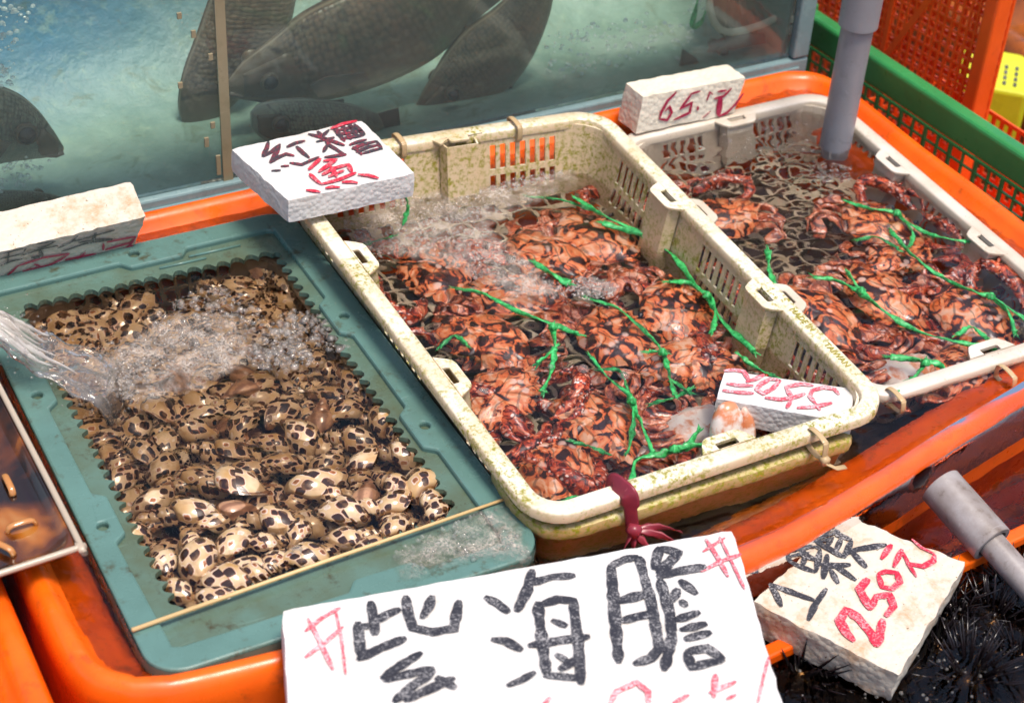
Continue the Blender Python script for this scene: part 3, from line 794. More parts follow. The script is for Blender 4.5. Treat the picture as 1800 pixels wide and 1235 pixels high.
# 250 board on the urchin tub
s2, A, N = slab('price_sign', 'thick tilted foam block lettered 250 in red, beside the sea urchins', FOAMD,
                [at(1487, 905, -.020), at(1700, 988, -.030), at(1580, 1188, -.036), at(1322, 1058, -.026)], .040, rough=.0026, seg=.006)
strokes(s2, A, N, sc_l([[(325, 650), (290, 570), (250, 512)], [(250, 512), (380, 560), (525, 612)], [(488, 735), (530, 640), (600, 540)],
    [(425, 240), (395, 300), (362, 372)], [(362, 372), (450, 410), (535, 440)], [(425, 240), (500, 265), (562, 298)], [(562, 298), (535, 440)], [(392, 308), (470, 340), (550, 370)], [(492, 270), (452, 402)],
    [(605, 330), (580, 480)], [(560, 392), (650, 400), (748, 395)], [(622, 420), (672, 510)], [(640, 392), (710, 440), (782, 490)],
    [(470, 218), (505, 182)], [(500, 180), (565, 222)], [(600, 185), (680, 215), (755, 245)], [(755, 245), (705, 352)], [(600, 185), (545, 262)], [(545, 262), (620, 300), (702, 348)], [(640, 215), (600, 290)], [(690, 235), (655, 318)],
    [(700, 330), (790, 300), (968, 272)], [(750, 310), (845, 412)]], 3.48, 1280, 880), INKB, 11.5)
strokes(s2, A, N, sc_l([([(770, 862), (720, 810), (680, 735), (720, 672), (790, 715), (885, 830), (905, 895)], 18), ([(905, 895), (930, 800), (945, 725)], 16), ([(855, 480), (800, 545), (870, 672)], 16), ([(865, 670), (905, 590), (985, 580), (1010, 650), (960, 712)], 13),
    [(915, 450), (940, 530), (1000, 542), (1050, 500), (1030, 445), (965, 435), (915, 450)], [(935, 360), (998, 270)], [(1010, 410), (1062, 300)], ([(1065, 315), (1100, 390), (1150, 470)], 7), [(1085, 385), (1190, 405), (1255, 370), (1262, 330)], ([(1262, 330), (1180, 290), (1120, 238)], 6)], 3.48, 1280, 880), INKR, 11)
# floating block 550, upside down
s3, A, N = slab('price_sign', 'small white foam block with 550 upside down in red, in the crate corner', FOAMW,
                [at(1273, 650, .036), at(1500, 683, .036), at(1499, 744, .036), at(1258, 700, .036)], .030, rough=.0008)
strokes(s3, A, N, sc_l([[(205, 112), (300, 105), (375, 118), (400, 160), (425, 202)], [(550, 145), (470, 185), (395, 208)], [(225, 222), (340, 238), (460, 240)], [(192, 280), (330, 298), (462, 305)],
    [(690, 192), (600, 182), (520, 225), (485, 270), (540, 308), (620, 265), (690, 192)], [(975, 238), (860, 225), (742, 250), (765, 305), (795, 345)], [(555, 342), (690, 358), (790, 345), (900, 308)], [(790, 350), (742, 432)],
    [(1190, 315), (1150, 268), (1060, 252), (960, 280), (940, 330), (985, 388)], [(830, 430), (980, 420), (1132, 385)], [(990, 390), (1025, 450)]], 4.865, 1230, 630), INKRL, 9)
# 650 slab standing at the back
def stand(label, ftl, ftr, fbr, fbl, mat, th, y, dy):
    T = [atY(*ftl, y + dy), atY(*ftr, y + dy), atY(*fbr, y), atY(*fbl, y)]
    return slab('price_sign', label, mat, T, th, (0, -1, 0), rough=.0016, seg=.007)
s4, A, N = stand('cream foam block with 650 in dark red, standing against the tank corner', (1131, 170), (1312, 136), (1290, 199), (1117, 236), FOAMC, .045, .322, .004)
strokes(s4, A, N, sc_l([[(205, 865), (120, 950), (60, 1060), (45, 1120)], [(45, 1120), (115, 1130), (160, 1060), (140, 1000), (95, 1050)], [(345, 885), (235, 1030)], [(335, 885), (430, 855)], [(235, 1030), (350, 965), (330, 1060), (180, 1128)],
    ([(405, 1000), (405, 1040)], 7), [(490, 945), (520, 865), (545, 890)], ([(450, 1112), (525, 1045)], 3), [(595, 862), (680, 850)], [(560, 930), (650, 905), (725, 830)], ([(620, 910), (600, 1090)], 12), [(600, 1095), (680, 1060), (760, 980), (835, 875)]], 5.37, 1150, 0), INKM, 5)
# wild slab at the left
s5, A, N = stand('dirty foam slab lettered in black and crimson, leaning against the tank at the left edge', (-60, 457), (258, 381), (236, 434), (-60, 508), FOAMD, .052, .338, -.020)
strokes(s5, A, N, sc_l([[(0, 742), (150, 700), (298, 662)], [(298, 662), (262, 712)], [(0, 790), (130, 760), (262, 725)], [(95, 720), (80, 830)], [(0, 870), (120, 820), (250, 792)], [(360, 628), (500, 610), (622, 597)], [(600, 605), (510, 650), (420, 668)],
    [(235, 750), (420, 690), (648, 638)], ([(440, 680), (470, 750), (440, 775), (350, 778)], 7), [(880, 525), (790, 610), (640, 675)], [(800, 600), (1040, 535), (1290, 465)], ([(1075, 490), (1045, 600)], 7), [(880, 608), (1080, 575), (1270, 568)], [(690, 710), (960, 620), (1260, 575)]], 6.43, 0, 330), INKB, 4)
strokes(s5, A, N, sc_l([[(80, 975), (140, 930), (200, 868)], [(200, 870), (480, 780), (780, 732)], [(780, 732), (680, 800), (560, 860), (250, 930)], [(380, 850), (450, 870)], [(730, 805), (900, 770), (1080, 735)], [(960, 718), (900, 770), (850, 815)],
    [(1120, 752), (1300, 710), (1500, 640)], [(1165, 618), (1160, 690)], [(1200, 605), (1380, 570), (1530, 540)], [(1530, 540), (1460, 640), (1390, 690)], [(1180, 690), (1330, 645), (1480, 608)]], 6.43, 0, 330), INKM, 5)
# large board in front
s6, A, N = slab('price_sign', 'large white foam board with big black characters between red hash marks, front centre', FOAMW,
                [at(492, 1072, .052), at(1290, 930, .046), at(1394, 1290, .060), at(520, 1450, .066)], .026, rough=.001, seg=.012)
strokes(s6, A, N, sc_l([[(335, 308), (345, 360), (352, 425)], [(345, 385), (390, 355), (438, 335)], [(292, 380), (298, 450), (305, 505)], [(290, 510), (370, 470), (458, 435)], [(300, 400), (335, 390)],
    [(456, 290), (465, 350), (482, 400), (550, 415), (622, 402), (640, 305)], [(548, 290), (535, 330), (512, 368)], [(372, 575), (440, 530), (512, 485)], [(378, 580), (460, 560), (556, 540)], [(415, 655), (480, 600), (556, 548)], [(450, 650), (540, 610), (625, 572)], [(560, 570), (630, 608)],
    [(728, 292), (770, 315), (812, 348)], [(750, 440), (800, 445), (858, 478)], ([(805, 600), (855, 580), (902, 552)], 15), [(892, 200), (875, 270), (838, 345)], [(882, 248), (960, 225), (1040, 220)], [(910, 310), (925, 440), (942, 560)],
    [(918, 322), (980, 302), (1032, 308), (1050, 450), (1060, 595)], [(878, 462), (980, 445), (1090, 430)], [(958, 372), (1012, 395)], [(930, 562), (1000, 568), (1062, 575)], [(972, 490), (1012, 515)], [(985, 545), (1060, 500)],
    [(1162, 182), (1175, 350), (1190, 522)], [(1160, 188), (1210, 165), (1258, 155)], [(1258, 155), (1300, 310), (1330, 470), (1300, 505), (1240, 525)], [(1180, 312), (1240, 295), (1302, 280)], [(1195, 378), (1250, 362), (1310, 350)],
    [(1330, 122), (1310, 200)], [(1330, 125), (1396, 142), (1325, 215)], [(1320, 225), (1400, 205), (1490, 190)], [(1330, 232), (1365, 350), (1372, 430), (1345, 548)], [(1398, 235), (1458, 285)], [(1392, 265), (1375, 310)], [(1402, 305), (1422, 328)],
    [(1382, 375), (1468, 345)], [(1400, 408), (1492, 385)], [(1415, 440), (1508, 415)], [(1420, 482), (1442, 535), (1552, 508)], [(1420, 482), (1492, 470), (1552, 508)]], 1.957, 480, 900), INKB, 19)
strokes(s6, A, N, sc_l([[(110, 412), (170, 365), (232, 330)], [(110, 502), (180, 450), (242, 395)], [(120, 368), (165, 455), (207, 545)], ([(212, 330), (235, 430), (250, 560)], 5)], 1.957, 480, 900)
        + sc_l([([(1478, 138), (1555, 90)], 6), [(1470, 207), (1540, 172), (1610, 147)], [(1488, 95), (1530, 160), (1565, 225)], ([(1535, 88), (1580, 180), (1622, 268)], 5)], 1.957, 480, 900)
        + sc_l([([(930, 662), (955, 640)], 12), ([(1160, 660), (1180, 620), (1250, 588), (1290, 620), (1292, 665)], 12), ([(1522, 560), (1515, 640)], 12), ([(1500, 625), (1592, 585)], 10), ([(1375, 660), (1430, 630)], 10), ([(1560, 645), (1592, 630)], 8), ([(1705, 500), (1685, 580), (1668, 660)], 5)], 1.957, 480, 900), INKRL, 8)

# ------------------------------------------------------------------ snails
def snail_mesh(seed, turns=3.6, nth=86, nph=20):
    r_ = random.Random(seed); V = []; UV = []; F = []
    kk = math.log(1.78) / (2 * math.pi); R0 = .44 + r_.uniform(-.02, .02); a = .50; b = .84; T0 = 2.30 + r_.uniform(-.10, .12)
    for i in range(nth):
        th = turns * 2 * math.pi * (i / (nth - 1)) ; s = math.exp(-kk * th)
        if i == 0: s *= 1.04
        for j in range(nph + 1):
            ph = 2 * math.pi * j / nph
            x = math.sin(ph); rr = math.cos(ph)
            sh = 1.0 + .30 * max(0, x) * max(0, rr)            # squarer shoulder
            xx = T0 * (1 - s) + b * s * (x * (1.12 if x < 0 else 1.0))
            rad = s * (R0 + a * rr * sh * (1 - .18 * max(0, -x)))
            V.append((xx, rad * math.cos(th), rad * math.sin(th)))
            UV.append((math.log(1 + th) * 0 + th * .62 * s ** .35, (j / nph) * 3.1 * s ** .15))
    m_ = nph + 1
    for i in range(nth - 1):
        for j in range(nph): F.append((i * m_ + j, i * m_ + j + 1, (i + 1) * m_ + j + 1, (i + 1) * m_ + j))
    k = .0198; V = [(k * (x - .50), k * y, k * z) for x, y, z in V]
    return V, F, UV
def snail_proto(seed, mat):
    V, F, UV = snail_mesh(seed)
    root = empty('sea_snail', (0, 0, 0))
    mkobj('shell', V, F, mat, root, True, True, uv=UV)
    ring = V[:20]; c = Vector((sum(p[0] for p in ring) / 20, sum(p[1] for p in ring) / 20, sum(p[2] for p in ring) / 20))
    n1 = []; 
    for f, dz in ((1.0, 0), (.93, -.002), (.6, -.0035)):
        n1 += [tuple(c + (Vector(p) - c) * f + Vector((0, 0, -dz - .0004))) for p in ring]
    n1.append(tuple(c + Vector((0, 0, .0042))))
    FF = [(r * 20 + i, r * 20 + (i + 1) % 20, (r + 1) * 20 + (i + 1) % 20, (r + 1) * 20 + i) for r in range(2) for i in range(20)] + [(40 + i, 40 + (i + 1) % 20, 60) for i in range(20)]
    mkobj('foot', n1, FF, FLESH, root, True, True)
    return root
protos = [snail_proto(i, SHELL) for i in range(4)] + [snail_proto(9, SHELLB)]
used = set()
def place_thing(p, key):
    if key not in used: used.add(key); return p
    c = p.copy(); col.objects.link(c)
    for ch in p.children:
        d = ch.copy(); col.objects.link(d); d.parent = c
        for g2 in ch.children:
            e = g2.copy(); col.objects.link(e); e.parent = d
    return c
# traced: crop px (x, y, length, apex angle deg, kind, roll)
TR = [(525, 580, 255, 175, 0), (400, 905, 255, 120, 1), (905, 590, 265, 215, 2), (570, 835, 210, 75, 3), (735, 735, 215, 178, 0), (365, 705, 255, 185, 1), (220, 530, 190, -75, 2), (165, 680, 200, -115, 3), (240, 930, 165, 125, 0),
      (300, 1055, 175, 165, 1), (540, 1030, 270, 15, 2), (750, 935, 185, 50, 3), (915, 915, 220, 25, 0), (1050, 715, 300, 10, 1, 180), (1285, 690, 200, -105, 2), (1425, 600, 230, -60, 3), (1295, 575, 175, 150, 0), (1145, 505, 195, -110, 1),
      (810, 490, 150, 20, 2), (640, 525, 190, 15, 3), (500, 440, 205, 175, 0), (375, 560, 175, 195, 1), (890, 390, 215, -20, 2), (1120, 370, 215, 170, 3), (1240, 300, 210, -45, 0), (1320, 435, 195, 175, 1), (1090, 240, 175, 55, 2),
      (965, 285, 165, 90, 4), (790, 250, 215, 65, 3), (615, 310, 205, 95, 0), (740, 410, 190, 0, 1), (440, 275, 175, 40, 2), (345, 330, 175, 185, 3), (240, 385, 165, 120, 0), (805, 80, 185, -40, 1), (925, 30, 140, 70, 2), (1110, 150, 180, -30, 3),
      (620, 165, 160, 30, 4), (40, 540, 195, 95, 0), (105, 120, 200, 190, 1), (180, 260, 225, 150, 2), (700, 850, 150, 10, 3), (1000, 625, 150, 0, 0), (1165, 640, 160, 80, 4), (1290, 790, 130, -90, 1), (655, 965, 160, 5, 2), (1080, 830, 200, 10, 3), (1215, 865, 165, 12, 0), (860, 790, 150, 100, 1), (470, 760, 140, 30, 2), (95, 800, 150, 160, 3), (440, 1110, 150, 200, 0), (1480, 700, 140, -70, 1), (130, 430, 150, 150, 2), (1000, 480, 150, 60, 0), (530, 700, 130, 200, 4)]
snails = []
for t in TR:
    px, py = t[0] / 2.627 + 200, t[1] / 2.627 + 640
    snails.append([px, py, t[2] / 2.627, t[3], t[4], t[5] if len(t) > 5 else None, True])
snails += [[317, 494, 64, 70, 1, None, True], [464, 482, 66, 100, 4, None, True], [470, 620, 75, 20, 0, None, True], [585, 595, 70, 80, 4, None, True], [500, 520, 70, 150, 2, None, True], [430, 545, 66, 30, 3, None, True]]
placed = []
for s_ in snails: placed.append(at(s_[0], s_[1], 0))
tries = 0
while len(snails) < 165 and tries < 6000:
    tries += 1
    x, y = rnd.uniform(-.462, -.168), rnd.uniform(-.235, .285)
    lay = rnd.random()
    md_ = .0265
    if any((p.x - x) ** 2 + (p.y - y) ** 2 < md_ ** 2 for p in placed): continue
    placed.append(Vector((x, y, 0)))
    snails.append([x, y, None, rnd.uniform(0, 360), rnd.choice([0, 1, 2, 3, 0, 1, 2, 3, 4]), None, False])
tries = 0
while len(snails) < 225 and tries < 4000:
    tries += 1; x, y = rnd.uniform(-.455, -.172), rnd.uniform(-.23, .278)
    if any((p.x - x) ** 2 + (p.y - y) ** 2 < .0165 ** 2 for p in placed): continue
    placed.append(Vector((x, y, 0))); snails.append([x, y, 'low', rnd.uniform(0, 360), rnd.choice([0, 1, 2, 3]), None, False])
rows_ = {}
tr_idx = [i for i, s_ in enumerate(snails) if s_[6]]
words_r = ['front row by the skewer', 'second row behind the skewer', 'third row behind the skewer', 'fourth row behind the skewer', 'fifth row behind the skewer', 'sixth row behind the skewer', 'row nearest the bubbling water', 'rows under the bubbles', 'back wall of the tray']
ordn = ['first', 'second', 'third', 'fourth', 'fifth', 'sixth', 'seventh', 'eighth', 'ninth', 'tenth', 'eleventh', 'twelfth']
for i in tr_idx:
    p = at(snails[i][0], snails[i][1], 0); q = int(max(0, min(8, (p.y + .235) / .058))); rows_.setdefault(q, []).append((snails[i][0], i))
lab = {}
for q, L_ in rows_.items():
    for k, (x, i) in enumerate(sorted(L_)):
        kd = snails[i][4]; nm = 'plain brown snail' if kd == 4 else ('cream snail showing its brown opening' if snails[i][5] else 'black-spotted cream snail')
        lab[i] = f'{nm}, {ordn[min(k, 11)]} from the left, {words_r[q]}'
for i, s_ in enumerate(snails):
    o = place_thing(protos[s_[4]], ('snail', s_[4]))
    if s_[6]:
        p = at(s_[0], s_[1], 0)
        depth = -.010 - .028 * min(1, max(0, (p.y + .16) / .30)); p = at(s_[0], s_[1], depth); scale = 1.36 * s_[2] / 93 * (p - Vector(CAM)).length / 1.78
        a = math.radians(s_[3]); e1 = at(s_[0] + 30 * math.cos(a), s_[1] - 30 * math.sin(a), depth); dr = (e1 - p).normalized()
        p.z = depth
        scale = min(1.55, max(1.0, scale))
    else:
        f = min(1, max(0, (s_[1] + .16) / .30)); p = Vector((s_[0], s_[1], (-.048 if s_[2] == 'low' else -.030) - .020 * f)); a = math.radians(s_[3]); dr = Vector((math.cos(a), math.sin(a), 0)); scale = rnd.uniform(1.1, 1.4)
    dr = (dr + Vector((0, 0, rnd.uniform(-.25, .25)))).normalized()
    yv = Vector((0, 0, 1)).cross(dr).normalized(); zv = dr.cross(yv)
    Mx = Matrix((dr, yv, zv)).transposed()
    roll = math.radians(s_[5] + 90 if s_[5] is not None else rnd.uniform(-55, 65))
    Mx = Mx @ Matrix.Rotation(roll, 3, 'X')
    o.location = p; o.rotation_euler = Mx.to_euler(); o.scale = (scale, scale, scale)
    if i in lab: tag(o, lab[i], 'snail', 'spotted snails in the teal covered crate')
    else: tag(o, 'snail mostly hidden among other snails and bubbling water in the teal covered crate', 'snail', 'spotted snails in the teal covered crate')

# ------------------------------------------------------------------ crabs
HALF = [(0, .62), (.05, .68), (.10, .60), (.16, .66), (.21, .57), (.28, .50), (.33, .62), (.41, .50), (.49, .58), (.56, .43), (.64, .48), (.69, .33), (.79, .34), (.81, .19), (.92, .18), (.90, .06), (1.04, .02), (.90, -.10), (.80, -.24), (.66, -.42), (.52, -.56), (.40, -.64), (.22, -.66), (0, -.66)]
def crab_proto(seed, flip=False):
    r_ = random.Random(seed); root = empty('crab', (0, 0, 0)); S = .069
    outl = HALF + [(-x, y) for x, y in HALF[-2:0:-1]]; n = len(outl)
    rings = [1.0, .93, .82, .66, .46, .24]; V = []; F = []
    for q in rings:
        for x, y in outl:
            ir = (1 - q ** 2)
            yy = y * q - .02 * (1 - q); xx = x * q if q > .95 else (x * .97) * q
            g_ = 1 - .12 * math.exp(-((abs(xx) - .36) ** 2) / .004) * ir - .10 * math.exp(-((yy + .05) ** 2) / .003) * ir
            V.append((xx * S, yy * S, S * .29 * (ir ** .55) * g_ + .0012 * nz(xx * 7 + seed, yy * 7)))
    V.append((0, 0, S * .29))
    for k in range(len(rings) - 1):
        for i in range(n): F.append((k * n + i, k * n + (i + 1) % n, (k + 1) * n + (i + 1) % n, (k + 1) * n + i))
    F += [((len(rings) - 1) * n + i, (len(rings) - 1) * n + (i + 1) % n, len(V) - 1) for i in range(n)]
    F = [f[::-1] for f in F]
    mkobj('carapace', V, F, CARA, root, True, True)
    V = []; F = []
    for q, z in ((.985, 0), (.9, -.12), (.7, -.24), (.4, -.28)):
        V += [(x * q * S, y * q * S, z * S) for x, y in outl]
    for k in range(3):
        for i in range(n): F.append((k * n + i, k * n + (i + 1) % n, (k + 1) * n + (i + 1) % n, (k + 1) * n + i))
    F.append(tuple(range(3 * n, 4 * n)))
    mkobj('underside', V, F, PALE, root, True, True)
    for sg in (1, -1):
        mb = MB()
        path = catmull([(sg * .038, .020, -.006), (sg * .066, .032, 0), (sg * .084, .046, .004), (sg * .086, .060, .006), (sg * .066, .074, .006), (sg * .040, .078, .004), (sg * .018, .074, .002), (sg * .002, .066, 0)], 5)
        m_ = len(path); rr = []
        key = [(0, .007), (.14, .0105), (.27, .011), (.32, .0085), (.40, .012), (.55, .0165), (.68, .0165), (.80, .0095), (.92, .006), (1, .0015)]
        for i in range(m_):
            t = i / (m_ - 1)
            for (a, ra), (b, rb_) in zip(key[:-1], key[1:]):
                if a <= t <= b: v = ra + (rb_ - ra) * (t - a) / (b - a); break
            rr.append(v * (1 + .10 * nz(t * 22, seed, sg)))
        mb.loft(path, [x * .8 for x in rr], rr, n=12)
        mb.loft(catmull([(sg * .038, .090, .008), (sg * .022, .094, .008), (sg * .006, .087, .005), (sg * -.004, .073, .001)], 4), [.0062, .0066, .0065, .006, .006, .0055, .005, .0045, .004, .0036, .003, .002, .001], n=8)
        for k in range(16):
            i = int(m_ * (.1 + .6 * k / 16)); p = path[i]; an = r_.uniform(0, 6.28); d = Vector((r_.uniform(-.4, .8) * sg, r_.uniform(.2, 1), r_.uniform(0, 1))).normalized()
            mb.loft([p + d * rr[i] * .75, p + d * (rr[i] + .006)], [.003, .0004], n=6)
        mb.V = [Vector((v.x, v.y, v.z - .010)) for v in mb.V]; mb.build('claw', CLAW, root, True, True)
        for k in range(3):
            y0 = .006 - .015 * k; r2 = r_.uniform(-.004, .004)
            mb = MB()
            mb.loft(catmull([(sg * .044, y0, -.010), (sg * (.070 - .004 * k), y0 - .008 + r2, .003), (sg * (.082 - .006 * k), y0 - .020, .002), (sg * (.084 - .008 * k), y0 - .036 + r2, -.006), (sg * (.074 - .012 * k), y0 - .056, -.013)], 4),
                    [.0035, .005, .006, .0062, .006, .0055, .005, .0052, .005, .0046, .0044, .0042, .0038, .003, .0022, .0014, .0006], [.003, .004, .0045, .0045, .004, .004, .0036, .0036, .0034, .003, .003, .003, .0026, .002, .0016, .001, .0005], n=8)
            mb.V = [Vector((v.x * 1.04, v.y, v.z - .009)) for v in mb.V]; mb.build('leg', LEGM, root, True, True)
        mb = MB()
        mb.loft(catmull([(sg * .030, -.036, -.008), (sg * .050, -.044, .001), (sg * .058, -.054, .002), (sg * .052, -.064, 0), (sg * .038, -.074, -.003), (sg * .026, -.080, -.006)], 4),
                [.004, .006, .007, .0075, .007, .006, .006, .006, .006, .006, .007, .008, .009, .0105, .0115, .0115, .011, .009, .007, .004, .001], .0022, n=10)
        mb.build('swimming_leg', LEGM, root, True, True)
        mb = MB(); mb.loft([(sg * .017, .030, .004), (sg * .019, .037, .007), (sg * .020, .041, .009), (sg * .0205, .044, .010)], [.002, .0018, .0036, .0012], n=10)
        mb.build('eye', EYE, root, True, True)
    return root
cp = [crab_proto(1), crab_proto(2), crab_proto(3)]
def put_crab(px, py, z, head, size, label, group, tilt=(0, 0), flip=False):
    """head: direction the crab faces, degrees from +X in the ground plane"""
    k = rnd.randrange(3); o = place_thing(cp[k], ('crab', k)); o.location = at(px, py, z + .018 * size)
    o.location.z = z + .003 - (.016 if flip else 0)
    o.rotation_euler = (math.radians(tilt[0]) + (math.pi if flip else 0), math.radians(tilt[1]), math.radians(head - 90)); o.scale = (size,) * 3
    tag(o, label, 'crab', group); return o
G1 = 'crabs in the cream crate'; G2 = 'crabs in the sunk grey crate'
put_crab(1050, 745, -.034, 180, 1.0, 'red patterned crab under the knotted string, beside the bare crate floor', G1, (6, 4))
put_crab(975, 815, -.036, 150, .92, 'orange and black crab filling the front left corner of the cream crate', G1, (-4, 6))
put_crab(1090, 590, -.034, 0, 1.0, 'orange crab in the middle of the cream crate, between two strings', G1, (5, -5))
put_crab(1195, 545, -.030, -20, 1.0, 'bright orange crab beside the inner right wall under the longest string', G1, (-5, 8))
put_crab(1050, 415, -.034, 10, 1.0, 'orange crab at the back right of the cream crate', G1, (4, -4))
put_crab(960, 455, -.038, 190, .95, 'red crab just behind the short loose green string end', G1, (-6, 2))
put_crab(850, 600, -.038, 200, 1.0, 'dark red crab by the left wall between both left grip tabs', G1, (3, 5))
put_crab(760, 480, -.040, 170, .95, 'reddish crab mostly veiled by foam near the back left', G1, (3, 5))
put_crab(880, 700, -.034, -60, .9, 'red spotted crab with raised claw beside the front left grip tab', G1, (10, 10))
put_crab(1215, 640, -.032, -100, .95, 'dark red spiny crab next to the floating 550 block', G1, (-8, 0))
put_crab(905, 525, -.044, 60, .95, 'submerged brown crab below the long central string', G1, (4, 0))
put_crab(1240, 745, -.030, 100, .9, 'crab turned belly up with pale claw beside the crate front rim', G1, (8, 10), True)
put_crab(1150, 770, -.040, 100, .85, 'crab on its back against the front rim below the green string', G1, (4, -6), True)
put_crab(1550, 395, -.026, 10, .95, 'orange crab farthest back in the sunk crate, near the pipe', G2, (4, 6))
put_crab(1440, 555, -.026, 180, 1.0, 'large orange crab touching the cream crate wall outside', G2, (4, -6))
put_crab(1560, 520, -.030, 0, 1.0, 'orange crab in the middle of the sunk crate under a knot', G2, (-4, 4))
put_crab(1715, 550, -.026, -10, 1.0, 'brown and orange crab by the right wall of the sunk crate', G2, (5, 6))
put_crab(1620, 650, -.034, -120, .9, 'pale belly-up crab by the front rim of the sunk crate', G2, (4, -6), True)
put_crab(1262, 385, -.034, 90, .9, 'red crab half hidden behind the cream crate rim', G2, (4, -6))
put_crab(1580, 455, -.030, -80, .8, 'small red spotted crab between two long strings in the sunk crate', G2, (4, -6))
put_crab(1700, 650, -.036, -60, .9, 'dark crab low under the water at the front right of sunk crate', G2, (4, -6))

# raised pale claw breaking the surface by the 550 block
mb = MB(); q0 = at(1275, 795, -.012)
mb.loft(catmull([q0, q0 + Vector((.002, .006, .022)), q0 + Vector((.005, .012, .044)), q0 + Vector((.008, .013, .054))], 5), [.014, .0155, .017, .018, .019, .0195, .0195, .019, .018, .017, .015, .0135, .012, .010, .008, .005], [.010, .011, .012, .013, .0135, .0135, .0135, .013, .0125, .012, .011, .010, .009, .008, .006, .004], n=12, up=(0, 1, 0))
mb.loft(catmull([q0 + Vector((.022, .002, .0)), q0 + Vector((.026, .006, .022)), q0 + Vector((.022, .009, .046))], 5), [.010, .0115, .012, .012, .011, .010, .009, .008, .006, .004, .002], n=10, up=(0, 1, 0))
tag(mb.build('crab_claw', PALE), 'pale crab claw sticking up out of the water by the floating foam block', 'crab claw')

# ------------------------------------------------------------------ green raffia strings
def string(pts, label, branches=(), z=.003, wd=.0036, group='green strings tied round the crabs', zs=None):
    mb = MB()
    for bi, ln in enumerate([pts] + list(branches)):
        P = [at(x, y, (zs[i] if (zs and bi == 0) else z - .0028 + .008 * nz(x * .022, y * .022, bi))) for i, (x, y) in enumerate(ln)]
        c = catmull(P, 9); m_ = len(c)
        ra = [wd * (.62 + .85 * abs(nz(i * .35, ln[0][0] * .01, bi)) + (.25 if i in (m_ - 1, 0) else 0)) for i in range(m_)]
        c = [p + Vector((.0016 * nz(i * .5, ln[0][0]), .0016 * nz(i * .5, 3, ln[0][1]), 0)) for i, p in enumerate(c)]
        mb.loft(c, ra, [r * .42 for r in ra], n=8, twist=.22)
        for pe, pd in ((c[0], c[0] - c[2]), (c[-1], c[-1] - c[-3])):
            if pd.length < 1e-6: continue
            pd = pd.normalized(); sx_ = Vector((-pd.y, pd.x, 0))
            for k in range(4):
                e_ = pe + pd * rnd.uniform(.004, .011) + sx_ * rnd.uniform(-.004, .004) + Vector((0, 0, rnd.uniform(-.002, .003)))
                mb.loft([pe - pd * .003, pe.lerp(e_, .5) + sx_ * rnd.uniform(-.001, .001), e_], [.0014, .0011, .0004], [.0006, .0005, .0003], n=6)
        if bi == 0 and branches:
            q = at(*branches[0][0], z + .003); 
            for k in range(3):
                an = k * 2.1; d = Vector((math.cos(an), math.sin(an), 0))
                mb.loft([q - d * .005 + Vector((0, 0, -.001)), q + Vector((0, 0, .0035)), q + d * .005], [.002, .0032, .002], n=8)
    tag(mb.build('raffia_string', RAFFIA), label, 'string', group)
string([(800, 508), (850, 517), (905, 545), (960, 566), (1016, 588)], 'long green string floating across the middle of the cream crate', [[(972, 575), (976, 612), (968, 655), (954, 690)], [(975, 612), (945, 640)]], wd=.0044)
string([(1015, 350), (1060, 378), (1130, 412), (1182, 448), (1222, 500), (1248, 522), (1268, 562), (1326, 618)], 'longest green string along the inner right wall of the cream crate', [[(1243, 520), (1210, 498), (1175, 495)], [(1247, 525), (1258, 552), (1252, 582)], [(1060, 392), (1130, 414)]], z=.006, wd=.0044)
string([(1035, 525), (1090, 545), (1142, 592), (1166, 622), (1178, 668), (1186, 692)], 'green string running from the foam patch toward the floating block', [[(1165, 620), (1140, 618)], [(1186, 672), (1210, 690)]])
string([(1040, 628), (1068, 665), (1108, 697), (1113, 745), (1104, 795)], 'knotted green string hanging down the front crab of cream crate', [[(1110, 705), (1130, 750), (1147, 795)], [(1108, 700), (1090, 655), (1060, 650)]])
string([(1112, 845), (1120, 808), (1165, 797), (1205, 785), (1228, 757)], 'green string with frayed end standing up near the front rim', [[(1185, 790), (1230, 782), (1278, 792)]], z=.008, wd=.005)
string([(1305, 628), (1335, 650), (1362, 662)], 'short green string end just behind the floating 550 block', z=.004)
string([(712, 340), (717, 366), (708, 395)], 'green string hanging over the back wall under the lettered board', zs=[.045, .022, .002])
string([(942, 463), (968, 480), (1000, 499)], 'short thick green string end on the bubbles mid crate', z=.006, wd=.005)
string([(776, 610), (800, 591), (820, 606)], 'little green string loop by the left wall of the crate', z=.002)
string([(1150, 712), (1180, 702), (1213, 687)], 'short green string lying sunk left of the 550 block', z=-.004)
string([(992, 880), (1012, 872), (1022, 875)], 'tiny green string scrap at the front left corner of crate', z=.002, wd=.003)
string([(1010, 778), (1035, 785), (1062, 798)], 'green string bit half sunk by the bare crate floor', z=-.003)
string([(640, 432), (668, 424), (692, 420)], 'faint green string under the foam at the back left', z=-.006)
string([(930, 350), (985, 352), (1040, 372)], 'green string sunk along the back of the cream crate', z=-.003)
string([(1330, 745), (1365, 765), (1400, 770)], 'green string sunk in front of the 550 block', z=-.004)
string([(1490, 355), (1530, 367), (1568, 372), (1600, 394), (1645, 416), (1698, 424)], 'green string round the farthest crab of the sunk crate', [[(1577, 376), (1604, 408), (1600, 432)]], z=.004)
string([(1567, 407), (1602, 446), (1660, 490), (1720, 515), (1745, 523), (1810, 566)], 'long green string reaching to the right wall of sunk crate', [[(1742, 522), (1772, 548), (1784, 584)]], z=.004)
string([(1432, 487), (1480, 497), (1518, 518), (1562, 552), (1620, 585), (1700, 605), (1786, 620)], 'longest green string crossing the sunk crate diagonally', [[(1514, 512), (1490, 480)]], z=.004, wd=.0042)
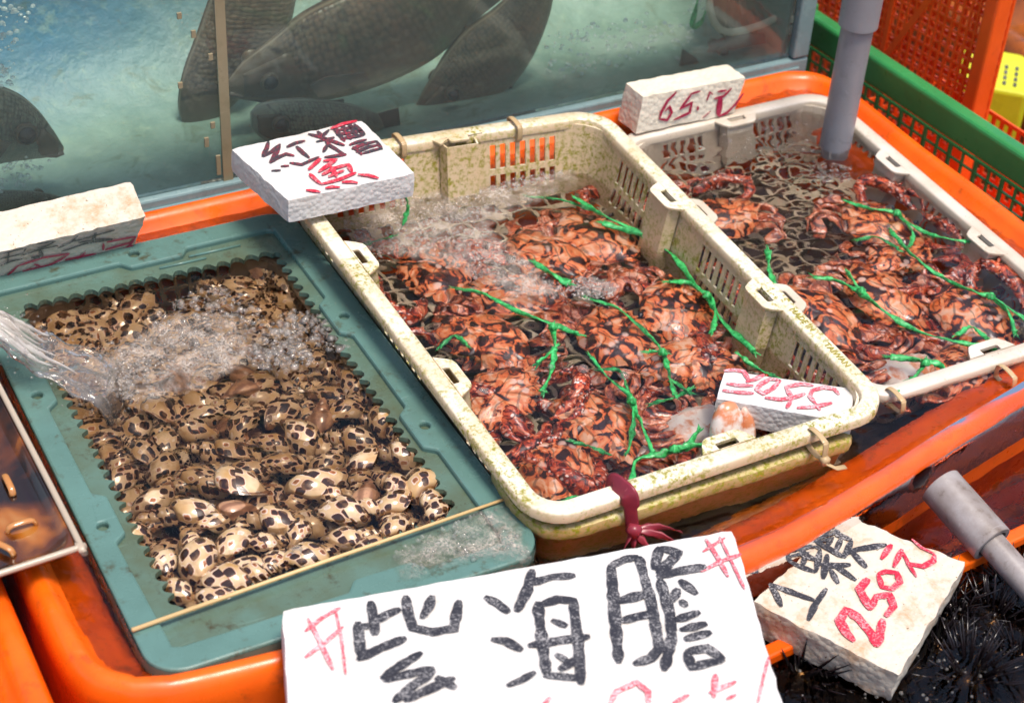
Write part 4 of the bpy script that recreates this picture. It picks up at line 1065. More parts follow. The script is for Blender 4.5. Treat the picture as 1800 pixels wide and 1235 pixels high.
string([(1350, 440), (1352, 470), (1362, 505)], 'green string upright beside the cream crate rim outside', z=.004, wd=.0048)
string([(1565, 627), (1610, 632), (1650, 640), (1668, 660)], 'green string tied in a bow at the front of sunk crate', [[(1626, 638), (1606, 665), (1574, 690)]], z=.005, wd=.005)
string([(1510, 425), (1540, 420), (1578, 438)], 'green string arc under the farthest crab of sunk crate', z=-.002)
string([(1683, 588), (1708, 575), (1732, 592)], 'green string curl near the right crab of sunk crate', z=.002)

# ------------------------------------------------------------------ cable ties and ribbon
def tie(px, py, z, ax, label, tail=False):
    c = at(px, py, z); ax = Vector(ax); 
    P = []
    for s_, q in ((-.013, .002), (0, .004), (.013, .002), (.0145, -.006), (.013, -.018), (0, -.021), (-.013, -.018), (-.0145, -.006), (-.013, .002)): P.append(c + ax * s_ + Vector((0, 0, q)))
    mb = MB(); cr = ax.cross(Vector((0, 0, 1))).normalized()
    mb.loft(catmull(P, 4), .0009, .0036, n=8, up=tuple(cr)) if False else mb.loft(catmull(P, 4), .0036, .0009, n=8, up=(0, 0, 1))
    if tail:
        mb.box(c + ax * -.016 + Vector((0, 0, -.018)), (.008, .008, .008)); mb.loft([c + ax * -.018 + Vector((0, 0, -.02)), c + ax * -.022 + Vector((.012, 0, -.028)), c + ax * -.022 + Vector((.024, 0, -.03))], .0034, .0009, n=8)
    tag(mb.build('cable_tie', TIE), label, 'cable tie', 'cable ties on the crate rims')
tie(1438, 768, .048, (0, 1, 0), 'cable tie with a cut tail round the front rim of the cream crate', True)
tie(702, 246, .076, (0, 1, 0), 'cable tie round the back rim beside the lettered board')
tie(905, 217, .073, (0, 1, 0), 'cable tie round the back rim above the wall slots')
tie(1575, 696, .008, (0, 1, 0), 'cable tie on the sunk crate rim touching the cream crate corner')
tie(1770, 655, .008, (0, 1, 0), 'cable tie on the sunk crate rim toward the right edge')
mb = MB(); c = at(1092, 862, .047)
mb.loft(catmull([c + Vector((-.005, .013, -.01)), c + Vector((-.003, .012, .002)), c + Vector((0, 0, .0035)), c + Vector((.002, -.011, .002)), c + Vector((.003, -.014, -.012)), c + Vector((.006, -.018, -.036))], 5), [.0095] * 20 + [.007] * 6, .001, n=8)
kn = c + Vector((.006, -.019, -.036))
mb.loft([kn + Vector((-.006, 0, .004)), kn + Vector((0, -.003, 0)), kn + Vector((.006, 0, -.003))], [.005, .0085, .005], n=8)
for d, L_ in (((-.5, -.3, -.7), .05), ((-.15, -.35, -.7), .05), ((.8, -.25, -.15), .05), ((.7, -.5, -.25), .055), ((.25, -.5, -.6), .05)):
    d = Vector(d).normalized(); mb.loft(catmull([kn, kn + d * L_ * .5 + Vector((0, 0, .004)), kn + d * L_], 5), [.003, .004, .0035, .0045, .0036, .0048, .0038, .0045, .0040, .0046, .0042], .0006, n=6, twist=.28)
tag(mb.build('ribbon', RIBBON), 'crimson plastic ribbon knotted round the front rims of the crab crate', 'ribbon')

# ------------------------------------------------------------------ foam bubbles
ico = bmesh.new(); bmesh.ops.create_icosphere(ico, subdivisions=2, radius=1); ico.verts.index_update()
keep = [v.index for v in ico.verts if v.co.z > -.35]; mp_ = {k: i for i, k in enumerate(keep)}
IV = np.array([ico.verts[k].co for k in keep]) if False else np.array([[v.co.x, v.co.y, v.co.z] for v in ico.verts])[keep]
IF = np.array([[mp_[v.index] for v in f.verts] for f in ico.faces if all(v.index in mp_ for v in f.verts)]); ico.free()
def bubbles(name, spots, mat):
    n = len(spots); C = np.array([[s_[0], s_[1], s_[2]] for s_ in spots]); Rr = np.array([s_[3] for s_ in spots])
    V = (C[:, None, :] + IV[None] * Rr[:, None, None]).reshape(-1, 3)
    F = (IF[None] + (np.arange(n) * len(IV))[:, None, None]).reshape(-1, 3)
    o = mkobj(name, [tuple(v) for v in V], [tuple(int(i) for i in f) for f in F], mat); tag(o, kind='stuff'); return o
def patch(poly, count, r0, r1, z, edge=.5, clump=14):
    P = [at(x, y, z) for x, y in poly]; pl = [(p.x, p.y) for p in P]; out = []
    x0, x1 = min(p[0] for p in pl), max(p[0] for p in pl); y0, y1 = min(p[1] for p in pl), max(p[1] for p in pl); t = 0
    while len(out) < count and t < count * 30:
        t += 1; x, y = rnd.uniform(x0, x1), rnd.uniform(y0, y1)
        if not inside(pl, x, y) or not inside(pl, x + rnd.gauss(0, .010), y + rnd.gauss(0, .010)): continue
        if nz(x * clump * 3, y * clump * 3, z * 50) < rnd.uniform(-.6, .25) - (1 - edge) * .7: continue
        r = r0 + (r1 - r0) * rnd.random() ** 4
        out.append((x, y, z + rnd.uniform(-.1, .15) * r, r))
    return out
sp = patch([(300, 530), (370, 500), (430, 510), (470, 560), (460, 620), (380, 640), (300, 620), (260, 570)], 800, .0008, .0044, .002)
sp += patch([(500, 545), (560, 550), (620, 590), (640, 615), (590, 620), (540, 600), (560, 640), (480, 655), (430, 640), (450, 600)], 950, .0008, .0050, .003, .4)
sp += patch([(180, 600), (300, 580), (330, 640), (230, 690), (170, 670)], 500, .001, .0032, .003)
bubbles('foam', sp, BUBBLE)
sp = patch([(690, 965), (790, 920), (880, 888), (930, 950), (935, 985), (850, 985), (780, 1000), (720, 1018), (700, 990)], 260, .0006, .0030, .0145, .8, 9)
bubbles('foam', sp, BUBBLE)
fp_ = [at(x, y, .0139) for x, y in [(680, 970), (790, 915), (885, 882), (936, 955), (936, 992), (850, 992), (780, 1008), (715, 1026), (690, 1000)]]
fpl = catmull(fp_ + [fp_[0]], 5)[:-1]; st = .005; ids = {}; V = []; F = []; pl_ = [(p.x, p.y) for p in fpl]
for i in range(60):
    for j in range(60):
        x, y = -.27 + i * st, -.33 + j * st
        if inside(pl_, x + .004 * nz(x * 90, y * 90), y): ids[i, j] = len(V); V.append((x, y, .0136 + .0009 * nz(x * 60, y * 60) + .0006 * nz(x * 150, y * 150)))
for (i, j) in list(ids):
    q = [(i, j), (i + 1, j), (i + 1, j + 1), (i, j + 1)]
    if all(k in ids for k in q): F.append(tuple(ids[k] for k in q))
tag(mkobj('spilled_water', V, F, FILM), kind='stuff')
tag(mkobj('foam', [(x, y, z + .0012) for x, y, z in V], F, CHURN, uv=edge_fade(V, pl_, .030)), kind='stuff')
sp = patch([(600, 390), (660, 370), (720, 345), (800, 345), (870, 330), (900, 360), (850, 390), (830, 420), (900, 445), (960, 480), (1000, 505), (990, 530), (920, 530), (860, 505), (800, 470), (740, 440), (660, 455), (620, 430)], 1500, .0007, .0030, .002, .6)
sp += patch([(1000, 490), (1040, 485), (1085, 500), (1080, 522), (1030, 528), (995, 515)], 600, .0009, .0022, .003, .1)
sp += patch([(850, 330), (1000, 285), (1010, 300), (860, 350)], 250, .001, .0028, .002, .3)
bubbles('foam', sp, BUBBLEF)
sp = patch([(1420, 285), (1500, 290), (1500, 325), (1420, 320)], 140, .001, .003, .003, .3)
sp += patch([(1250, 215), (1420, 200), (1440, 270), (1280, 290)], 130, .001, .0028, .003, .9)
for x, y, r in ((1025, 650, .0062), (1096, 662, .0055), (847, 690, .0055), (1253, 612, .0055), (1255, 632, .0035), (968, 645, .0032), (1190, 598, .004), (895, 640, .0045), (372, 905, .004), (523, 980, .005)):
    p = at(x, y, .002); sp.append((p.x, p.y, .0025 if x > 600 else .012, r))
    for k in range(7):
        a = rnd.random() * 6.28; sp.append((p.x + math.cos(a) * r * .9, p.y + math.sin(a) * r * .9, .003 if x > 600 else .012, r * rnd.uniform(.15, .35)))
bubbles('foam', sp, BUBBLE)
def churn(poly, z):
    P = [at(x, y, z) for x, y in poly]; pl = [(p.x, p.y) for p in P]; st = .004; ids = {}; V = []; F = []
    x0, x1 = min(p[0] for p in pl), max(p[0] for p in pl); y0, y1 = min(p[1] for p in pl), max(p[1] for p in pl)
    for i in range(int((x1 - x0) / st) + 1):
        for j in range(int((y1 - y0) / st) + 1):
            x, y = x0 + i * st, y0 + j * st
            if inside(pl, x + .006 * nz(x * 50, y * 50), y + .006 * nz(y * 50, x * 50, 4)):
                ids[i, j] = len(V); V.append((x, y, z + .0022 * nz(x * 70, y * 70, 2) + .001 * nz(x * 190, y * 190)))
    for (i, j) in list(ids):
        q = [(i, j), (i + 1, j), (i + 1, j + 1), (i, j + 1)]
        if all(k in ids for k in q): F.append(tuple(ids[k] for k in q))
    o = mkobj('foam', V, F, CHURN, uv=edge_fade(V, pl)); tag(o, kind='stuff')
churn([(150, 640), (210, 590), (300, 545), (420, 545), (470, 600), (430, 650), (350, 690), (250, 720), (170, 700)], .004)
churn([(590, 385), (720, 335), (880, 320), (1000, 290), (1030, 320), (930, 370), (870, 400), (960, 470), (1010, 520), (900, 530), (800, 480), (700, 455), (620, 440)], .0035)

# water jet from the left
j0, j1, j2 = at(-60, 552, .085), at(70, 620, .045), at(215, 690, .0)
pth = catmull([j0, j0.lerp(j1, .5) + Vector((0, 0, .006)), j1, j1.lerp(j2, .55) + Vector((0, 0, .004)), j2], 10); mb = MB()
sd_ = (pth[-1] - pth[0]).cross(Vector((0, 0, 1))).normalized()
pth = [p.copy() for p in pth]; hw = [.016 + .030 * (i / len(pth)) ** 1.3 for i in range(len(pth))]
mb.loft(pth, hw, [.011 * (1 - .75 * (i / len(pth)) ** 1.5) for i in range(len(pth))], n=44)
for i, v in enumerate(mb.V):
    k = i % 44; a = i // 44
    v += Vector((noise.noise(v * 60), noise.noise(v * 60 + Vector((7, 0, 0))), noise.noise(v * 60 + Vector((0, 7, 0))))) * .005 + Vector((0, 0, .004 * nz(k * .8, a * .08)))
    if a > len(pth) - 5: v.z -= .004 * (a - len(pth) + 5)
JET = thin_mat('jet_water', (.97, .96, .95), 1.32, .01, .02, .05, (.85, .78, .73), bumpy=110)
tag(mb.build('water_jet', JET), kind='stuff')
mb = MB()
for q in range(9):
    f = (q / 8 - .5) * 1.7; i0_ = rnd.randrange(0, 8); L_ = rnd.randrange(14, 26)
    pp = [p + sd_ * f * hw[i0_ + i] * .9 + Vector((0, 0, .008 * (1 - f * f * .3) + .003 * nz(i * .2, q * 3.3))) + sd_ * .004 * nz(i * .17, q * 2.1, 5) for i, p in enumerate(pth[i0_:i0_ + L_])]
    n_ = len(pp); mb.loft(pp, [.0006 + .0028 * math.sin(math.pi * (i + .5) / n_) * (.6 + abs(nz(i * .4, q))) for i in range(n_)], [.0005 + .0012 * math.sin(math.pi * (i + .5) / n_) for i in range(n_)], n=8, twist=.1)
tag(mb.build('water_jet', thin_mat('aerated_water', (.98, .97, .96), 1.3, .02, .06, .34, (.86, .80, .76), bumpy=200)), kind='stuff')
sp = []
for k in range(500):
    i = int(len(pth) * (1 - rnd.random() ** 2 * .8)) - 1; p = pth[i] + Vector((rnd.gauss(0, .018), rnd.gauss(0, .018), rnd.uniform(-.002, .016)))
    sp.append((p.x, p.y, p.z, rnd.uniform(.0006, .0018)))
bubbles('splash', sp, BUBBLE)

# ------------------------------------------------------------------ fish tank
tk = empty('fish_tank', (0, .55, 0), 'glass fish tank in a blue grey frame behind the orange tub', 'fish tank')
TXL, TXR, TYF, TYB = -1.1, .668, .405, .70
mb = MB()
mb.box(((TXL + TXR) / 2, TYF, .011), (TXR - TXL, .02, .034)); o = mb.build('bottom_rail', STEEL, tk, False); bevel(o, .003)
mb = MB(); mb.box((TXR - .014, TYF - .0005, .24), (.026, .021, .42)); o = mb.build('corner_post', STEEL, tk, False); bevel(o, .003)
MB().box(((TXL + TXR) / 2, TYF - .0115, .0135), (TXR - TXL - .03, .004, .006)).build('rail_bead', STEEL, tk, False)
lp_ = [(TYF + .010, .022), (.50, .022), (.54, .022)] + [(.54 + .16 * math.sin(a_), .182 - .16 * math.cos(a_)) for a_ in [math.pi / 2 * k / 10 for k in range(1, 11)]] + [(TYB, .30), (TYB, .44)]
V = [(x, y, z) for x in (TXL, TXR) for y, z in lp_] + [(x, y + (.008 if z > .05 else 0), z - .008) for x in (TXL, TXR) for y, z in lp_]; n_ = len(lp_)
F = [(i, i + 1, n_ + i + 1, n_ + i) for i in range(n_ - 1)] + [(2 * n_ + i, 3 * n_ + i, 3 * n_ + i + 1, 2 * n_ + i + 1) for i in range(n_ - 1)]
mkobj('tank_floor_back', V, F, BACKP, tk, True)  # floor and back joined by an invented cove so the shading turns gradually
MB().box((TXR - .0225, (TYF + TYB) / 2 + .005, .235), (.006, TYB - TYF - .02, .42)).build('side_pane', BACKP, tk, False)
MB().box(((TXL + TXR) / 2 - .014, TYF + .002, .235), (TXR - TXL - .03, .006, .412)).build('front_pane', GLASS, tk, False)
STRIP = plastic('silicone_strip', (.30, .24, .15), (.24, .2, .12), .4, (.15, .12, .06), .4)
a, b = atY(384, -20, TYF - .002), atY(402, 335, TYF - .002)
MB().bar(a, b, .012, .003, (0, 1, 0)).build('silicone_strip', STRIP, tk, False)
for cx, cy, h in ((363, 250, 14), (384, 290, 30), (340, 60, 10), (315, 28, 8), (370, 100, 9), (317, 150, 8), (374, 220, 9)):
    p = atY(cx, cy, TYF - .0035); MB().box(p, (.005, .003, h / 1150)).build('silicone_dab', STRIP, tk, False)
# bubbles in the tank
sp = []
def tb(poly, n, y, r0, r1):
    xs = [p[0] for p in poly]; ys = [p[1] for p in poly]; k = 0
    while k < n:
        x, q = rnd.uniform(min(xs), max(xs)), rnd.uniform(min(ys), max(ys))
        if inside(poly, x, q): p = atY(x, q, y + rnd.uniform(0, .05)); sp.append((p.x, p.y, p.z, rnd.uniform(r0, r1))); k += 1
tb([(0, 0), (60, 10), (30, 80), (20, 160), (0, 170)], 60, .43, .0012, .004)
tb([(0, 290), (50, 275), (90, 280), (30, 340), (0, 345)], 60, .43, .0012, .003)
tb([(960, 60), (1240, 0), (1230, 60), (1180, 130), (1050, 150), (960, 130)], 240, .46, .001, .0036)
bubbles('tank_bubbles', sp, thin_mat('tank_bubble_film', (1, 1, 1), 1.5, .12, .1, .45, (.8, .85, .8)))

def fish(label, st, y, mat, eye=None, fins=(), tail=None, thick=.36, er=.0085, mouth=None):
    C = []; H = []
    for (tx, ty), (bx, by) in st:
        a, b = atY(tx, ty, y), atY(bx, by, y); C.append((a + b) / 2); H.append((a - b) / 2)
    n = 18; V = []; F = []
    # densify
    Cd = catmull(C, 5); Hd = catmull(H, 5); m_ = len(Cd)
    for i in range(m_):
        t = i / (m_ - 1)
        for k in range(n):
            an = 2 * math.pi * k / n; s_, c_ = math.sin(an), math.cos(an)
            V.append(Cd[i] + Hd[i] * c_ + Vector((0, 1, 0)) * (s_ * Hd[i].length * thick * (abs(c_) * .15 + .85)))
    for i in range(m_ - 1):
        for k in range(n): F.append((i * n + k, i * n + (k + 1) % n, (i + 1) * n + (k + 1) % n, (i + 1) * n + k))
    F.append(tuple(range(n - 1, -1, -1))); F.append(tuple(range((m_ - 1) * n, m_ * n)))
    UVs = [(i / (m_ - 1), k / n) for i in range(m_) for k in range(n)]
    root = empty('fish', C[len(C) // 2], label, 'fish', 'fish in the glass tank')
    mkobj('body', V, F, mat, root, True, uv=UVs)
    if eye:
        ex, ey, hh = eye
        for sg in (-1, 1):
            p = atY(ex, ey, y); p = Vector((p.x, y + sg * hh, p.z)); mb = MB()
            mb.loft([p + Vector((0, -.004 * sg * -1, 0)), p, p + Vector((0, sg * .0035, 0)), p + Vector((0, sg * .0055, 0))], [er * .9, er, er * .8, er * .2], n=14, up=(0, 0, 1)); e = mb.build('eye', EYE, root); MB().loft([p + Vector((0, sg * -.004, 0)), p + Vector((0, sg * .0008, 0)), p + Vector((0, sg * .0016, 0))], [er * 1.25, er * 1.2, er * 1.0], n=16, up=(0, 0, 1)).build('eye_ring', FINB, root)
    if eye:
        V2, F2 = [], []; i0, i1 = int(m_ * .10), int(m_ * .27); q = 0
        for i in range(i0, i1 + 1):
            f = (i - i0) / (i1 - i0)
            for k in range(7):
                c_ = math.cos(math.pi * (.30 + .44 * k / 6)); ext = Hd[i].length * thick * (1.0 + .06 * math.sin(f * 1.6)) + .0012
                sh_ = int(i + 2.2 * math.sin(math.pi * k / 6) * f); j = min(m_ - 1, sh_)
                V2.append(Cd[j] + Hd[j] * c_ * .98 - Vector((0, 1, 0)) * (math.sqrt(max(0, 1 - c_ * c_)) * ext * (abs(c_) * .15 + .85)))
        nr = i1 - i0 + 1
        F2 = [(a * 7 + k, a * 7 + k + 1, (a + 1) * 7 + k + 1, (a + 1) * 7 + k) for a in range(nr - 1) for k in range(6)]
        o_g = mkobj('gill_cover', V2, F2, GILL, root, True); md_ = o_g.modifiers.new('t', 'SOLIDIFY'); md_.thickness = .0015
    if mouth:
        P = [atY(x, q, y) for x, q in mouth]; hh = H[1].length * thick + .001
        MB().loft(catmull([Vector((p.x, y - hh * (.2 + .5 * i / len(P)), p.z)) for i, p in enumerate(P)], 4), [.0036] * 4 + [.0022] * (len(P) * 4 - 7), n=8).build('lip', FINL, root)
    for nm, poly, dy in fins:
        P = [atY(x, q, y + dy) for x, q in poly]; k = len(P)
        V2 = [p + Vector((0, -.0012, 0)) for p in P] + [p + Vector((0, .0012, 0)) for p in P]
        F2 = [tuple(range(k)), tuple(range(2 * k - 1, k - 1, -1))] + [(i, k + i, k + (i + 1) % k, (i + 1) % k) for i in range(k)]
        mkobj(nm, V2, F2, FIN, root, False)
    return root
fish('big dark grey fish with clear scales and its eye beside the silicone strip', [((400, 143), (402, 168)), ((430, 106), (436, 177)), ((480, 66), (500, 181)), ((530, 24), (562, 177)), ((590, -8), (645, 157)), ((660, -36), (735, 118)), ((730, -60), (795, 74)), ((800, -80), (838, 18)), ((850, -90), (870, -30))], .50, FISH, (457, 123, .034),
     [('pectoral_fin', [(545, 150), (575, 135), (640, 128), (650, 140), (600, 160), (560, 172)], -.05), ('dorsal_fin', [(560, 0), (640, -50), (760, -110), (700, -40), (600, 5)], 0), ('tail_fin', [(850, -85), (930, -140), (960, -40), (872, -35)], 0)], er=.0095, mouth=[(402, 163), (430, 168), (480, 180), (540, 181), (600, 172)])
fish('dark fish standing upright behind the silicone strip', [((330, 236), (345, 238)), ((313, 190), (392, 200)), ((320, 130), (450, 140)), ((345, 60), (500, 70)), ((366, 0), (520, 0)), ((390, -60), (520, -60)), ((420, -110), (470, -110))], .56, FISH, None, [('tail_fin', [(322, 225), (350, 225), (400, 300), (345, 280), (300, 255)], 0)], .25)
fish('pale greenish fish lowest down behind the lettered foam board', [((441, 196), (442, 226)), ((462, 180), (470, 250)), ((520, 172), (540, 275)), ((580, 176), (605, 262)), ((630, 186), (650, 240)), ((665, 200), (675, 224))], .452, FISH2, (484, 206, .020), [('tail_fin', [(663, 200), (700, 190), (705, 235), (674, 225)], 0)], er=.009)
fish('grey fish swimming down with closed pale mouth, right of the biggest fish', [((727, 193), (731, 212)), ((744, 160), (768, 209)), ((766, 122), (806, 198)), ((790, 84), (850, 182)), ((822, 48), (890, 158)), ((868, 16), (932, 104)), ((905, -20), (962, 36)), ((935, -60), (975, -20))], .49, FISH, (781, 150, .026),
     [('pectoral_fin', [(850, 150), (890, 140), (908, 165), (925, 205), (895, 208), (872, 190)], -.008), ('dorsal_fin', [(800, 60), (830, 0), (880, -40), (880, 0), (830, 40)], 0)], er=.009, mouth=[(728, 202), (745, 205), (765, 203)])
fish('brown fish head pointing right at the left edge of the tank', [((112, 258), (110, 270)), ((92, 226), (88, 276)), ((62, 188), (52, 280)), ((20, 158), (5, 286)), ((-50, 140), (-60, 300)), ((-130, 150), (-140, 290)), ((-200, 190), (-200, 240))], .47, FISH2, (36, 218, .026), [('tail_fin', [(-195, 190), (-260, 150), (-260, 280), (-195, 240)], 0), ('pectoral_fin', [(-20, 240), (20, 250), (-10, 290)], -.04)], er=.011, mouth=[(110, 266), (92, 272), (80, 270)])
fish('pale fish lying on the tank floor above the dirty foam slab', [((118, 352), (116, 360)), ((95, 342), (90, 366)), ((50, 335), (45, 372)), ((-20, 335), (-20, 375)), ((-90, 345), (-90, 368))], .437, FISH2, (72, 348, .012), [('tail_fin', [(-88, 345), (-130, 330), (-130, 385), (-88, 368)], 0)], er=.005)
fish('small red brown fish at the right end of the tank under the rope', [((1236, 102), (1239, 114)), ((1254, 76), (1260, 120)), ((1284, 62), (1294, 122)), ((1322, 56), (1338, 113)), ((1372, 60), (1382, 96)), ((1395, 68), (1402, 84))], .47, FISH3, (1262, 84, .014), [('pectoral_fin', [(1310, 95), (1345, 90), (1340, 115), (1312, 116)], -.025)], er=.006)
fish('dark mottled fish showing only its tail behind the 650 block', [((1192, 128), (1238, 126)), ((1185, 150), (1245, 148)), ((1180, 180), (1240, 178)), ((1190, 205), (1220, 204))], .45, FISH3, None, [('tail_fin', [(1192, 132), (1200, 86), (1222, 100), (1240, 126)], 0)], .2)
# dark net bag with a pale rope rim in the tank corner
nb = empty('net_bag', atY(1320, 30, .47), 'dark net bag with a pale rope rim hanging in the right tank corner', 'net bag')
ROPE = plastic('pale_rope', (.62, .55, .42), (.5, .43, .32), .6, (.3, .25, .15), .4, 60); NETM = plastic('dark_net', (.05, .04, .02), (.09, .07, .03), .6, (.02, .02, .01), .8, 60)
rp = [atY(x, q, .45) for x, q in ((1246, -60), (1246, -10), (1250, 25), (1262, 48), (1282, 57), (1320, 50), (1360, 34), (1398, 8), (1420, -30))]
MB().loft(catmull(rp, 6), .0052, n=10).build('rope_rim', ROPE, nb)
V = []; F = []; rc = catmull(rp, 6); cc_ = atY(1330, -30, .52); K = 8
for k in range(K + 1):
    f = k / K
    for i, p in enumerate(rc):
        q = p.lerp(cc_, f) + Vector((0, .06 * math.sin(f * 1.5), 0)) + Vector((0, .012, .012)) * nz(p.x * 60 + k, f * 7)
        V.append(q)
n_ = len(rc)
for k in range(K):
    for i in range(n_ - 1): F.append((k * n_ + i, k * n_ + i + 1, (k + 1) * n_ + i + 1, (k + 1) * n_ + i))
o = mkobj('netting', V, F, NETM, nb, False); md = o.modifiers.new('t', 'SOLIDIFY'); md.thickness = .002
mb = MB(); pg = [atY(x, q, .448) for x, q in ((1228, -10), (1222, 20), (1216, 48), (1232, 40), (1240, 20))]; mb.loft(catmull(pg, 5), .004, .0015, n=8, twist=.3)
mb.build('green_cord', RAFFIA, nb)

# ------------------------------------------------------------------ pipes
pb = at(1462, 288, -.03); pt = atY(1524, -40, pb.y) + Vector((0, 0, .1))
pr_ = empty('grey_pipe', pb, 'upright grey plastic pipe with a coupling, dipping into the sunk crate', 'pipe')
d = (pt - pb).normalized(); r = .0205
def tube(a, b, ro, ri, name, mat, par, n=32):
    a = Vector(a); b = Vector(b); d = (b - a).normalized(); u = d.orthogonal().normalized(); v = d.cross(u); V = []; F = []
    for p, rad in ((a, ri), (a, ro - .0008), (a + d * .0008, ro), (b - d * .0008, ro), (b, ro - .0008), (b, ri), (b - d * .001, ri * .999)):
        V += [p + (u * math.cos(2 * math.pi * k / n) + v * math.sin(2 * math.pi * k / n)) * rad for k in range(n)]
    for q in range(6):
        for k in range(n): F.append((q * n + k, q * n + (k + 1) % n, (q + 1) * n + (k + 1) % n, (q + 1) * n + k))
    V += [a + (u * math.cos(2 * math.pi * k / n) + v * math.sin(2 * math.pi * k / n)) * ri for k in range(n)]
    F += [(6 * n + k, 6 * n + (k + 1) % n, 7 * n + (k + 1) % n, 7 * n + k) for k in range(n)]
    return mkobj(name, V, F, mat, par, True, sharp=40)
tube(pb, pt, r, r - .003, 'pipe', PIPE, pr_)
k0 = atY(1510, 44, pb.y); t0 = (k0 - pb).dot(d)
tube(pb + d * t0, pb + d * (t0 + .2), r + .0045, r + .0003, 'coupling', PIPE, pr_)
q0, q1 = at(1652, 852, -.022), at(1850, 1075, -.062)
pr2_ = empty('grey_pipe', q0, 'stained grey pipe and coupling slanting over the urchin tub at the right', 'pipe')
d2 = (q1 - q0).normalized(); tube(q0 + d2 * .05, q0 + d2 * .6, .0145, .011, 'pipe', PIPE2, pr2_); tube(q0 + d2 * .0, q0 + d2 * .082, .0230, .0175, 'coupling', PIPE2, pr2_)

# ------------------------------------------------------------------ urchin tub in front
ang = math.radians(8); ux = Vector((math.cos(ang), math.sin(ang), 0)); uy = Vector((-math.sin(ang), math.cos(ang), 0))
o_ = at(1500, 1000, -.10)
def loc(a, b, z): return o_ + ux * a + uy * b + Vector((0, 0, z + .10))
UT = [Vector(loc(x, y, 0)[:2]) for x, y in rrect(-.62, -.75, .75, .085, .06, 6)]
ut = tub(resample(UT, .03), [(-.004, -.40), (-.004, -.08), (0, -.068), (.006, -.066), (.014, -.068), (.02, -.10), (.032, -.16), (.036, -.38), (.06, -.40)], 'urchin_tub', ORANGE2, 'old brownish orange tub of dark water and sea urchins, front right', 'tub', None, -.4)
for k in range(4):   # moulded ribs of the back wall under water
    mb = MB(); zz = -.115 - .03 * k; mb.loft([loc(-.55, .05 - .028 * k, zz), loc(.68, .05 - .028 * k, zz)], .009, n=10); mb.build('wall_rib', ORANGE2, ut)
st = .009; V = []; F = []; ids = {}
wpoly = [(p.x, p.y) for p in offset_loop(resample(UT, .03), .022)]
xs = [p[0] for p in wpoly]; ys = [p[1] for p in wpoly]
for i in range(int((max(xs) - min(xs)) / st) + 1):
    for j in range(int((max(ys) - min(ys)) / st) + 1):
        x, y = min(xs) + i * st, min(ys) + j * st
        if inside(wpoly, x, y): ids[i, j] = len(V); V.append((x, y, -.080 + .0030 * nz(x * 30, y * 30) + .0012 * nz(x * 80, y * 80)))
for (i, j) in list(ids):
    q = [(i, j), (i + 1, j), (i + 1, j + 1), (i, j + 1)]
    if all(k in ids for k in q): F.append(tuple(ids[k] for k in q))
tag(mkobj('water', V, F, WATERB), kind='structure')
# orange crate in it
e0, e1 = at(1352, 1150, -.066), at(1800, 938, -.066); du = (e1 - e0).normalized(); e0 = e0 - du * .25; e1 = e1 + du * .12; dn = Vector((du.y, -du.x, 0))
oc = empty('urchin_crate', (e0 + e1) / 2 + Vector((0, 0, -.12)), 'orange slotted crate holding sea urchins in the front right tub', 'crate')
Wd = (e1 - e0).length; Dp = .42
corn = [e0, e1, e1 + dn * Dp, e0 + dn * Dp]
mb = MB(); mb.bar(corn[0], corn[1], .016, .014); mb.bar(corn[2], corn[3], .016, .014); mb.bar(corn[1] + dn * .008, corn[2] - dn * .008, .016, .0135); mb.bar(corn[0] + dn * .008, corn[3] - dn * .008, .016, .0135)
o = mb.build('rim', ORANGE, oc, False); bevel(o, .003)
mb = MB()
for (a, b) in ((corn[0], corn[1]), (corn[1], corn[2]), (corn[3], corn[2]), (corn[0], corn[3])):
    L_ = (b - a).length; k = int(L_ / .016)
    for i in range(k + 1):
        p = a.lerp(b, i / k); mb.bar(p + Vector((0, 0, -.007)), p + Vector((0, 0, -.11)), .005, .004, (b - a))
    for z in (-.03, -.055, -.08, -.11): mb.bar(a + Vector((0, 0, z)), b + Vector((0, 0, z)), .0045, .006)
mb.build('wall', ORANGE2, oc, False)
mb = MB(); c_ = (corn[0] + corn[2]) / 2; mb.bar((corn[0] + corn[3]) / 2 + Vector((0, 0, -.115)), (corn[1] + corn[2]) / 2 + Vector((0, 0, -.115)), Dp, .004); mb.build('floor', BLACK, oc, False)
def urchin_proto(seed):
    r_ = random.Random(seed); root = empty('sea_urchin', (0, 0, 0)); mb = MB()
    mb.loft([(0, 0, -.020), (0, 0, -.018), (0, 0, -.008), (0, 0, .004), (0, 0, .014), (0, 0, .018)], [.006, .018, .028, .028, .016, .004], n=18); mb.build('body', BLACK, root, True, True)
    mb = MB()
    for k in range(120):
        z = r_.uniform(-.4, 1); a = r_.uniform(0, 6.283); q = math.sqrt(max(0, 1 - z * z)); d_ = Vector((q * math.cos(a), q * math.sin(a), z)); L_ = r_.uniform(.026, .050)
        mb.loft([d_ * .018, d_ * (.02 + L_ * .5), d_ * (.02 + L_)], [.0019, .0013, .0003], n=5)
    mb.build('spines', BLACK, root, True, True); return root
up_ = [urchin_proto(1), urchin_proto(2)]
UL = [(1780, 1045, 'sea urchin at the right edge under the stained pipe'), (1740, 1105, 'sea urchin at right, in front of the one under the pipe'), (1640, 1150, 'sea urchin with wet glinting spines right of the 250 block'), (1700, 1205, 'sea urchin in the lower right corner'),
      (1560, 1225, 'sea urchin just below the lowest corner of the 250 block'), (1460, 1210, 'sea urchin below the 250 block, toward the big board'), (1655, 1078, 'sea urchin half hidden behind the right side of the 250 block'), (1790, 1170, 'sea urchin at the far lower right edge'), (1400, 1200, 'sea urchin between the large board and the 250 block'), (1680, 1110, 'sea urchin in the middle of the urchin crate')]
